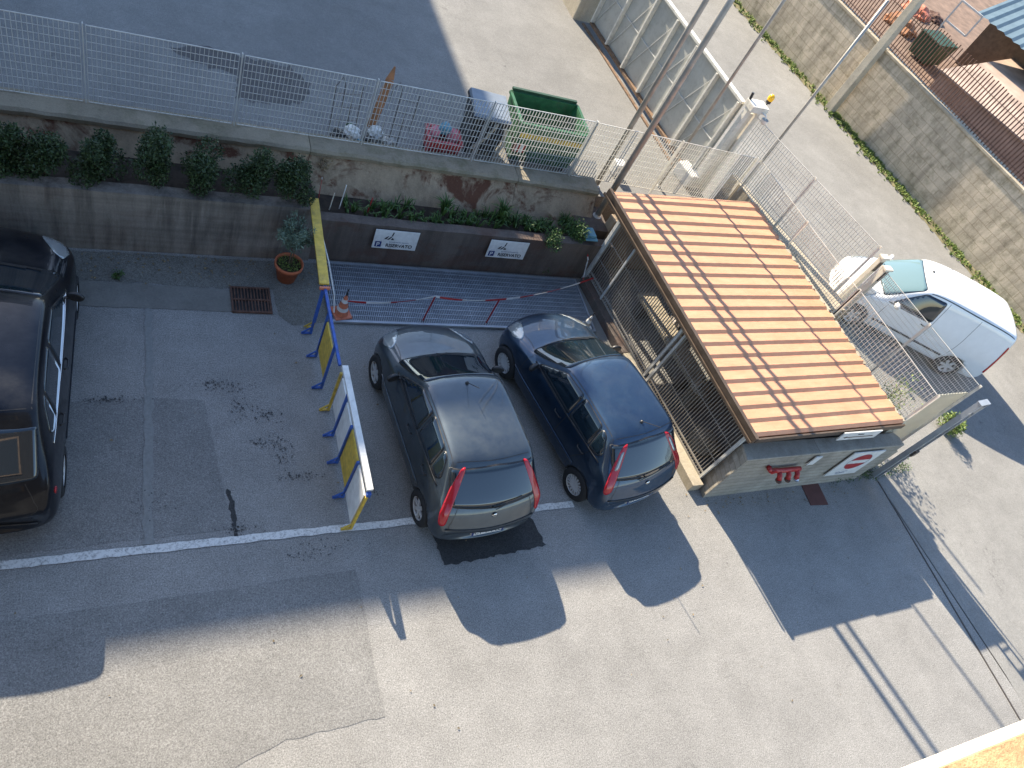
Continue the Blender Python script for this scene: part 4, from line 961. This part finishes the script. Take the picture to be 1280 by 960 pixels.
def build_body(st, wheels, wr, arch=True):
    m = MB(); n_ = 8
    for (y, w_, zl, zb, wb, zt, wt, cv) in st:
        hh = 1 if zt-zb > .1 else .5
        sec = [(0,zl),(w_*.7,zl),(w_*.93,zl+.03),(w_*.985,zl+.14),(w_,lerp(zl,zb,.55)),(lerp(w_,wb,.8),zb-.03*hh),(lerp(wb,wt,.10),lerp(zb,zt,.09)),(lerp(wb,wt,.6),lerp(zb,zt,.62)),(lerp(wb,wt,.92),zt-.075*hh),(wt*.95,zt-.028*hh),(wt*.78,zt-.010),(wt*.4,zt),(0,zt+.004)]
        pts = [(x, y-cv*(x/.85)**2, z) for x, z in sec] + [(-x, y-cv*(x/.85)**2, z) for x, z in reversed(sec[1:-1])]
        n_ = len(pts); m.v += pts
    k = len(st)
    for i in range(k-1):
        for j in range(n_):
            j2 = (j+1) % n_; m.f.append([i*n_+j, (i+1)*n_+j, (i+1)*n_+j2, i*n_+j2]); m.m.append(0)
    for e, rev in ((0, False), ((k-1)*n_, True)):   # end caps as quad strips
        half = n_//2
        for j in range(half):
            a, b_, c, d = e+j, e+j+1, e+(n_-j-1) % n_, e+(n_-j) % n_
            f = [a, b_, c, d]; f2 = []
            for q in f:
                if q not in f2: f2.append(q)
            if len(f2) >= 3: m.f.append(f2 if not rev else f2[::-1]); m.m.append(0)
    me = bpy.data.meshes.new('body'); me.from_pydata(m.v, [], m.f)
    bm = bmesh.new(); bm.from_mesh(me); bmesh.ops.recalc_face_normals(bm, faces=bm.faces); bm.to_mesh(me); bm.free()
    o = bpy.data.objects.new('tmp', me); COL.objects.link(o)
    s = o.modifiers.new('s', 'SUBSURF'); s.levels = 2; s.render_levels = 2
    cut = []
    if arch:
        for (wx, wy) in wheels:
            c = MB(); c.lathe([(0,-.3),(wr*1.13,-.3),(wr*1.13,.3),(0,.3)], (wx*1.02, wy, wr*.98), 'x', 40)
            co2 = c.build('cut', None); cut.append(co2); b_ = o.modifiers.new('b', 'BOOLEAN'); b_.operation = 'DIFFERENCE'; b_.object = co2; b_.solver = 'EXACT'
    dg = bpy.context.evaluated_depsgraph_get(); ev = o.evaluated_get(dg); res = bpy.data.meshes.new_from_object(ev)
    bm = bmesh.new(); bm.from_mesh(res)
    bvh = BVHTree.FromBMesh(bm); bm.free()
    bpy.data.objects.remove(o)
    for c in cut: bpy.data.objects.remove(c)
    for p in res.polygons: p.use_smooth = True
    return res, bvh
def wheel(g, x, y, r_, w_, spokes, covered=False):
    sgn = 1 if x > 0 else -1
    e = bpy.data.objects.new('wheel', None); COL.objects.link(e); e.parent = g; e.location = (x, y, r_)
    prof = [(r_*.62,-w_/2),(r_*.9,-w_/2),(r_*.99,-w_*.38),(r_,0),(r_*.99,w_*.38),(r_*.9,w_/2),(r_*.62,w_/2)]
    MB().lathe(prof, axis='x', seg=40).build('tyre', MT['tyre'], e, smooth=True)
    rim = MB(); f = sgn*w_*.42; rim.lathe([(r_*.63,sgn*w_*.45),(r_*.58,f*.9),(r_*.57,f*.3)], axis='x', seg=40); rim.lathe([(0,f*1.02),(r_*.1,f*1.0),(r_*.16,f*.85)], axis='x', seg=16)
    for k in range(spokes):
        a = 2*pi*k/spokes; rim.bar((f*.85, cos(a)*r_*.1, sin(a)*r_*.1), (f*.88, cos(a)*r_*.6, sin(a)*r_*.6), .10*r_ if spokes > 9 else .2*r_, .02, up=(1,0,0))
    rim.build('rim', MT['rim'], e, smooth=False)
    MB().lathe([(0,f*.2),(r_*.6,f*.2)], axis='x', seg=24).build('brake_disc', MT['dark_steel'], e)
def put(g, name, me, mat_, smooth=True, thick=.004):
    o = link_mesh(name, me, mat_, g, smooth)
    me.name = name
    if thick: s = o.modifiers.new('solid', 'SOLIDIFY'); s.thickness = thick; s.offset = -1
    return o
def offset_poly(poly, d):
    # grow a 2D polygon outward
    A2 = sum(poly[i-1][0]*poly[i][1]-poly[i][0]*poly[i-1][1] for i in range(len(poly))); s_ = 1 if A2 > 0 else -1; out = []
    for i, p in enumerate(poly):
        a = Vector(poly[i-1]); b_ = Vector(poly[(i+1) % len(poly)]); t = (b_-a).normalized(); n_ = Vector((t.y, -t.x))*s_; out.append((p[0]+n_.x*d, p[1]+n_.y*d))
    return out

def side_proj(s_): return (lambda u, v: Vector((s_*3, u, v))), (-s_, 0, 0)
def make_car(name, label, cat, loc, heading, scale, paint, cfg, group=None):
    g = empty(name, loc, heading-pi/2, label, cat, group); g.scale = (scale*cfg.get('wide', 1.0), scale, scale)
    wy_f, wy_r, wx, wr, ww = cfg['wheels']
    wl = [(wx,wy_f),(-wx,wy_f),(wx,wy_r),(-wx,wy_r)]
    me, bvh = build_body(cfg['st'], wl, wr)
    me.materials.clear(); b_ = link_mesh('body', me, paint, g)
    for x, y in wl: wheel(g, x, y, wr, ww, cfg.get('spokes', 6))
    m = MB(); m.box(-wx+.13, wx-.13, wy_r-.4, wy_f+.4, .2, .5); m.build('underbody', MT['black'], g)
    top = lambda u, v: Vector((u, v, 4)); dn = (0,0,-1)
    back = lambda u, v: Vector((u, -5, v)); fw = (0,1,0)
    # windscreen
    pw = round_poly(cfg['windscreen'], .06); put(g, 'windscreen', decal(bvh, pw, top, dn, .007, .07), cfg.get('wind_mat', MT['glass'])); put(g, 'windscreen_seal', decal(bvh, offset_poly(pw, .018), top, dn, .002, .07), MT['black'])
    if cfg.get('rear_window'):
        if cfg.get('rear_from_top'): pj, dr = top, dn
        else: pj, dr = back, fw
        pw = round_poly(cfg['rear_window'], .05); rw_ = put(g, 'rear_window', decal(bvh, pw, pj, dr, .007, .06), MT['glass']); cfg.get('no_seal') or put(g, 'rear_seal', decal(bvh, offset_poly(pw, .016), pj, dr, .002, .06), MT['black'])
    for s_ in (-1, 1):
        pj, dr = side_proj(s_)
        for poly in cfg['side_windows']:
            pw = round_poly(poly, .05); put(g, 'side_window', decal(bvh, pw, pj, dr, .006, .08), MT['glass']); put(g, 'window_seal', decal(bvh, offset_poly(pw, .014), pj, dr, .002, .08), MT['black'])
        for ln in cfg['side_lines']: put(g, 'panel_gap', decal(bvh, line_poly(smooth_line(ln), .009), pj, dr, .0015, .1), MT['black'], True, 0)
        if cfg.get('moulding'): put(g, 'side_moulding', decal(bvh, line_poly(cfg['moulding'], .05), pj, dr, .012, .1), MT['black'] if not cfg.get('mould_paint') else paint, True, .012)
        for (hy, hz) in cfg['handles']:
            m = MB(); hit, nr, _, _ = bvh.ray_cast(Vector((s_*3, hy, hz)), Vector(dr)); X_ = abs(hit.x) if hit else .8
            m.tube([(s_*(X_-.005),hy-.09,hz),(s_*(X_+.03),hy-.06,hz),(s_*(X_+.03),hy+.06,hz),(s_*(X_-.005),hy+.09,hz)], .012, 8); m.build('door_handle', cfg.get('handle_mat', MT['black']), g, smooth=True)
        # trim strip under the side windows
        put(g, 'window_trim', decal(bvh, line_poly(cfg['belt'], .022), pj, dr, .008, .1), MT['black'] if not cfg.get('chrome') else MT['chrome'], True, .008)
        # mirror
        mx, my, mz = cfg['mirror']; bm = bmesh.new(); bmesh.ops.create_icosphere(bm, subdivisions=3, radius=1); bmesh.ops.scale(bm, vec=(.105,.06,.075), verts=bm.verts)
        for v in bm.verts:
            if v.co.y < -.02: v.co.y = -.02
        mm = bpy.data.meshes.new('mirror'); bm.to_mesh(mm); bm.free(); mo = link_mesh('mirror', mm, cfg.get('mirror_mat', MT['black']), g, True); mo.location = (s_*(mx+.07), my, mz); mo.rotation_euler = (0,0,s_*-.2)
        m = MB(); m.bar((s_*(mx-.08),my,mz-.03),(s_*(mx+.02),my,mz-.02),.03,.03); m.build('mirror_arm', MT['black'], g)
        # lights
        hp, hd = cfg['headlight']; pj2 = (lambda u, v, s_=s_: Vector((s_*u, v, 4))); put(g, 'headlight', decal(bvh, round_poly(hp, .05), pj2, (0,0,-1), .006, .05), MT['lens_clear'], True, .008)
        tl = cfg['taillight']; dv = Vector((-s_*tl['dx'], 1, 0)).normalized()
        pj3 = (lambda u, v, s_=s_, dv=dv: Vector((s_*u, cfg['tail_y'], v)) - dv*3)
        put(g, 'tail_lamp', decal(bvh, round_poly(tl['poly'], .05), pj3, tuple(dv), .010, .04), MT['lens_red'], True, .012)
        if tl.get('inner'): put(g, 'reverse_lamp', decal(bvh, round_poly(tl['inner'], .03), pj3, tuple(dv), .016, .04), MT['lens_clear'], True, .004)
    for ln in cfg['top_lines']: put(g, 'panel_gap', decal(bvh, line_poly(smooth_line(ln), .010), top, dn, .0015, .08), MT['black'], True, 0)
    for ln in cfg['back_lines']: put(g, 'panel_gap', decal(bvh, line_poly(smooth_line(ln), .010), back, fw, .0015, .08), MT['black'], True, 0)
    # emblem
    if cfg.get('emblem'):
        hit = bvh.ray_cast(Vector((0,-5,cfg['emblem'])), Vector((0,1,0)))[0]
        MB().lathe([(0,-.012),(.04,-.01),(.046,0)], (0,hit.y,cfg['emblem']), 'y', 24).build('emblem', MT['chrome'], g, smooth=True)
        MB().lathe([(0,-.0145),(.028,-.0135)], (0,hit.y,cfg['emblem']), 'y', 24).build('emblem_face', MT['steel_pole'], g)
    # plate
    pz = cfg['plate']; hit = bvh.ray_cast(Vector((0,-5,pz)), Vector((0,1,0)))[0]; py_ = hit.y-.012
    pe = MB().box(-.26,.26,-.006,.03,-.055,.055).build('number_plate', MT['white'], g); pe.location = (0, py_-.02, pz); pe.rotation_euler = (R(-cfg.get('plate_tilt', 16)), 0, 0)
    MB().box(-.257,-.222,-.009,-.0065,-.052,.052).build('blue_band', MT['navy_ink'], pe); MB().box(.222,.257,-.009,-.0065,-.052,.052).build('blue_band', MT['navy_ink'], pe)
    text_mesh('lettering', cfg['plate_text'], .098, MT['black_ink'], pe, (0,-.009,-.035), (R(90),0,0), 'CENTER', .001)
    # wiper
    if cfg.get('wiper'):
        m = MB(); P = []
        for x, z in cfg['wiper']:
            h_ = bvh.ray_cast(Vector((x,-5,z)), Vector((0,1,0)))[0]; P.append((x, h_.y-.03, z))
        m.tube(P, .009, 6); m.build('wiper', MT['black'], g)
    m = MB()
    for s_ in (-1,1):
        P = []
        for x, y in ((s_*.08,cfg['cowl']),(s_*.08+.48,cfg['cowl']-.10)):
            h_ = bvh.ray_cast(Vector((x,y,4)), Vector((0,0,-1)))[0]; P.append((h_.x,h_.y,h_.z+.025))
        m.tube(P, .009, 6)
    m.build('wiper', MT['black'], g)
    if cfg.get('antenna'):
        ax, ay = cfg['antenna']; h_ = bvh.ray_cast(Vector((ax,ay,4)), Vector((0,0,-1)))[0]; m = MB(); m.lathe([(.03,0),(.022,.025),(.006,.035)], tuple(h_), 'z', 12); m.tube([(h_.x,h_.y,h_.z+.02),(h_.x,h_.y-.28,h_.z+.28)], .005, 6); m.build('antenna', MT['black'], g)
    # grille and bumper strips
    if cfg.get('bumper'):
        m = MB(); P = []
        for x in [k*.1-.7 for k in range(15)]:
            h_ = bvh.ray_cast(Vector((x,-5,cfg['bumper'])), Vector((0,1,0)))[0]
            if h_: P.append((h_.x, h_.y-.004, h_.z))
        m.tube(P, .012, 6); m.build('bumper_strip', MT['black'], g, smooth=True)
    return g, bvh

# hatchback stations: y, w, zlow, zbelt, wbelt, ztop, wtop, curv
HST = [(1.93,.52,.34,.44,.50,.50,.44,.30),(1.90,.70,.26,.52,.68,.60,.58,.30),(1.80,.78,.22,.62,.76,.74,.66,.26),(1.62,.81,.2,.72,.80,.83,.68,.2),(1.32,.83,.19,.82,.80,.91,.68,.13),(1.06,.835,.19,.88,.79,.965,.66,.12),
       (.99,.84,.19,.89,.79,.99,.66,.12),(.62,.84,.19,.91,.785,1.20,.65,.13),(.28,.84,.19,.93,.785,1.405,.63,.13),(.18,.84,.19,.93,.785,1.44,.625,.12),(-.2,.84,.19,.95,.785,1.475,.62,.06),(-.8,.84,.19,.98,.785,1.48,.62,0),(-1.02,.84,.2,1.0,.785,1.465,.635,-.04),(-1.14,.84,.22,1.01,.785,1.445,.64,-.07),
       (-1.22,.84,.22,1.01,.785,1.405,.645,-.07),(-1.45,.835,.24,1.0,.785,1.19,.675,-.09),(-1.70,.83,.26,.94,.78,.955,.70,-.11),(-1.76,.82,.28,.82,.775,.86,.70,-.12),(-1.84,.80,.30,.68,.76,.70,.69,-.14),(-1.88,.74,.34,.60,.71,.63,.66,-.14),(-1.88,.66,.38,.52,.62,.54,.58,-.14)]
HATCH = dict(st=HST, wheels=(1.22,-1.22,.745,.29,.18), wide=1.03,
    windscreen=[(-.68,.94),(-.34,.99),(0,1.01),(.34,.99),(.68,.94),(.575,.27),(.28,.31),(0,.32),(-.28,.31),(-.575,.27)],
    rear_window=[(-.66,.99),(0,.96),(.66,.99),(.65,1.345),(0,1.375),(-.65,1.345)],
    side_windows=[[(.66,.985),(.16,1.345),(-.28,1.385),(-.31,.99)],[(-.37,.995),(-.34,1.39),(-.86,1.38),(-.92,1.02)],[(-.96,1.03),(-.90,1.375),(-1.02,1.36),(-1.20,1.15),(-1.13,1.06)]],
    side_lines=[[(.86,.95),(.88,.7),(.84,.3)],[(-.34,.98),(-.34,.6),(-.32,.3)],[(-1.02,1.0),(-.98,.85),(-.86,.6),(-.84,.35)]],
    moulding=[(1.0,.52),(-.95,.54)], mould_paint=True, handles=[(-.2,.84),(-.9,.87)], belt=[(.74,.958),(-.3,.972),(-1.25,1.03)],
    mirror=(.80,.62,.99), headlight=([(.44,1.74),(.66,1.68),(.76,1.40),(.70,1.24),(.60,1.34),(.46,1.62)], 0),
    taillight=dict(dx=.6, poly=[(.69,.72),(.80,.70),(.86,.9),(.86,1.15),(.81,1.37),(.735,1.39),(.715,1.05)], inner=None), tail_y=-1.7,
    top_lines=[[(-.60,.2),(-.605,-.5),(-.61,-1.12)],[(.60,.2),(.605,-.5),(.61,-1.12)],[(-.62,1.62),(-.60,1.2),(-.64,.98)],[(.62,1.62),(.60,1.2),(.64,.98)],[(-.62,-1.12),(0,-1.18),(.62,-1.12)],[(-.60,1.7),(0,1.84),(.60,1.7)]],
    back_lines=[[(-.56,.98),(-.62,.80),(-.60,.64),(0,.60),(.60,.64),(.62,.80),(.56,.98)]], emblem=.85, plate=.50, plate_text='CT 491 EL', wiper=[(.0,.95),(.2,.99),(.44,1.02)], cowl=1.0, antenna=(0,.12), bumper=.655, spokes=6)
ptA = mat_paint('paint_dark_grey', (.066,.083,.10), .9, .48); ptB = mat_paint('paint_navy', (.026,.054,.10), .9, .48); ptC = mat_paint('paint_black_blue', (.006,.008,.014), .5, .3); ptC.node_tree.nodes['Principled BSDF'].inputs['Coat Weight'].default_value = .4; ptC.node_tree.nodes['Principled BSDF'].inputs['Specular IOR Level'].default_value = .25
make_car('hatchback', 'dark grey hatchback with one-piece rear window, left of the two', 'car', (4.60,5.60,.0), R(94), .99, ptA, HATCH, 'dark hatchbacks parked side by side')
H2 = dict(HATCH); H2.update(antenna=(0,-1.0), spokes=16, plate_text='CK 076 MG', plate=.51, wiper=[(-.2,.95),(.1,.98),(.34,1.0)])
H2['taillight'] = dict(dx=.75, poly=[(.69,.80),(.82,.76),(.87,.9),(.87,1.15),(.83,1.34),(.725,1.38),(.705,1.05)], inner=[(.74,1.10),(.82,1.08),(.81,1.28),(.755,1.30)])
make_car('hatchback', 'navy blue hatchback with rear roof aerial, right of the two', 'car', (7.13,5.86,.0), R(102), 1.02, ptB, H2, 'dark hatchbacks parked side by side')
# SUV at the left edge
sx_, sy_ = 1.10, 1.19
SST = [(y*sy_, w_*sx_, zl+.02, zb*1.12+.02, wb*sx_, zt*1.16+.03, wt*1.14, cv*.9) for (y, w_, zl, zb, wb, zt, wt, cv) in HST]
def sc2(P, ax=1.0, ay=1.0, off=0): return [(u*ax, v*ay+off) for u, v in P]
SUV = dict(HATCH); SUV.update(st=SST, wheels=(1.40,-1.38,.80,.335,.22), windscreen=sc2(HATCH['windscreen'], 1.12, sy_), rear_window=sc2(HATCH['rear_window'], 1.12, 1.12, .04),
    side_windows=[sc2(p, sy_, 1.12, .03) for p in HATCH['side_windows']], side_lines=[sc2(p, sy_, 1.1, .02) for p in HATCH['side_lines']], moulding=[(1.1,.5),(-1.1,.5)], handles=[(-.22,.98),(-1.05,1.0)], belt=sc2(HATCH['belt'], sy_, 1.12, .03), chrome=True, no_seal=True,
    mirror=(.88,.74,1.14), headlight=(sc2(HATCH['headlight'][0], 1.09, sy_), 0), tail_y=-2.1, top_lines=[sc2(p, 1.1, sy_) for p in HATCH['top_lines']], back_lines=[sc2(p, 1.1, 1.1, .04) for p in HATCH['back_lines']], emblem=.98, plate=.62, plate_text='FA 215 RD', wiper=[(-.1,1.1),(.2,1.12),(.4,1.14)], cowl=1.2, antenna=None, bumper=.5, spokes=10,
    taillight=dict(dx=.2, poly=[(.90,.86),(.925,.86),(.925,.93),(.90,.93)], inner=None))
make_car('suv', 'large black suv cut by the left picture edge', 'car', (-1.43,6.72,0), R(87.3), 1.0, ptC, SUV)
# white van on the road
VST = [(2.10,.50,.38,.52,.48,.60,.42,.26),(2.06,.70,.30,.62,.68,.74,.58,.26),(1.92,.80,.26,.76,.78,.90,.66,.22),(1.6,.84,.22,.92,.81,1.02,.68,.16),(1.3,.86,.2,.98,.83,1.10,.68,.12),(1.22,.86,.2,.99,.83,1.13,.68,.12),(.86,.86,.2,1.02,.83,1.40,.67,.12),(.5,.86,.2,1.04,.83,1.66,.66,.12),(.38,.86,.2,1.05,.83,1.72,.66,.10),
       (.0,.86,.2,1.06,.83,1.78,.67,.05),(-.8,.87,.2,1.08,.84,1.80,.69,0),(-1.6,.87,.2,1.08,.84,1.78,.70,-.03),(-1.95,.87,.22,1.08,.84,1.74,.70,-.06),(-2.03,.86,.24,1.08,.83,1.68,.70,-.06),(-2.08,.86,.28,1.0,.82,1.3,.72,-.06),(-2.12,.84,.32,.7,.8,.8,.72,-.06),(-2.14,.78,.4,.6,.74,.66,.68,-.06)]
VAN = dict(st=VST, wheels=(1.42,-1.28,.76,.31,.19), windscreen=[(-.68,1.16),(-.35,1.24),(0,1.26),(.35,1.24),(.68,1.16),(.60,.46),(.3,.50),(0,.51),(-.3,.50),(-.60,.46)],
    rear_window=[(-.55,1.15),(.55,1.15),(.52,1.55),(-.52,1.55)], side_windows=[[(.92,1.08),(.40,1.58),(-.08,1.62),(-.10,1.10)]],
    side_lines=[[(.98,1.0),(1.0,.7),(.95,.3)],[(-.16,1.65),(-.16,1.0),(-.14,.3)],[(-1.0,1.65),(-1.0,.9),(-.95,.4)]], moulding=[(1.0,.5),(-.9,.5)], handles=[(-.05,.95)], belt=[(1.0,1.045),(-.1,1.07)], handle_mat=MT['black'],
    mirror=(.88,.86,1.12), mirror_mat=MT['white'], headlight=([(.46,1.86),(.70,1.78),(.80,1.5),(.72,1.3),(.60,1.42),(.5,1.7)], 0), taillight=dict(dx=1.1, poly=[(.76,.62),(.86,.6),(.87,1.0),(.83,1.45),(.77,1.4),(.76,1.0)]), tail_y=-2.0,
    top_lines=[[(-.68,1.8),(-.66,1.4),(-.7,1.22)],[(.68,1.8),(.66,1.4),(.7,1.22)],[(-.66,.34),(-.70,-.8),(-.70,-1.9)],[(.66,.34),(.70,-.8),(.70,-1.9)]], back_lines=[[(0,1.7),(0,.5)]], emblem=1.0, plate=.7, plate_text='BX 630 FN', cowl=1.26, antenna=(.1,.3), spokes=6)
n = NT('van_glass'); n.col((.12, .19, .20)); n.pr(Roughness=.04, Coat_Weight=.6); VAN['wind_mat'] = n.m
vp = simple('paint_white', (.80,.80,.79), .3, 0, var=.03, coat=1.0)
make_car('delivery_van', 'small white delivery van turning on the road behind the fence', 'van', (17.6,8.12,0.004), R(146), 1.03, vp, VAN)

# ------------------------------------------------------------------ buildings that frame the place
g = empty('apartment_block', (0,0,0), 0, 'near black building with projecting cream window sill at the lower right corner', 'building')
MB().box(-14,2.9,-12,-.42,0,13).build('wall', mat_concrete('facade', (.05,.05,.052), streak=.1), g)  # sunlit facade coloured near black so the parked cars reflect it dark
for fl in range(4):
    for x in (-11,-7.5,-4,-1):
        z = .9+fl*3.1
        if fl == 2 and x in (-4,): pass
        f = MB().box(x-.6,x+.6,-.415,-.36,z,z+1.5).build('window_frame', MT['bronze'], g); MB().box(x-.5,x+.5,-.357,-.35,z+.08,z+1.42).build('pane', MT['house_glass'], f)
s_ = MB().box(.55,2.85,-.44,-.091,8.66,8.72).build('window_sill', MT['cream_paint'], g, bevel=.006)
MB().box(.55,2.85,-.44,-.107,8.722,8.75).build('brick_course', MT['brick_edge'], s_)
g = empty('tall_building', (-14,28.0,0), 0, 'tall block beyond the yard whose shadow covers the left half', 'building')
MB().box(-20,15.4,-.1,34,0,16).build('wall', MT['shade_wall'], g)
MB().box(-20.2,15.5,-.2,34.3,16.0,16.2).build('roof', MT['conc_light'], g)
for fl in range(5):
    for x in range(-18, 16, 3):
        f = MB().box(x-.55,x+.55,-.15,-.103,.9+fl*3.1,2.4+fl*3.1).build('window_frame', MT['cream_paint'], g); MB().box(x-.45,x+.45,-.16,-.152,1.0+fl*3.1,2.3+fl*3.1).build('pane', MT['house_glass'], f)
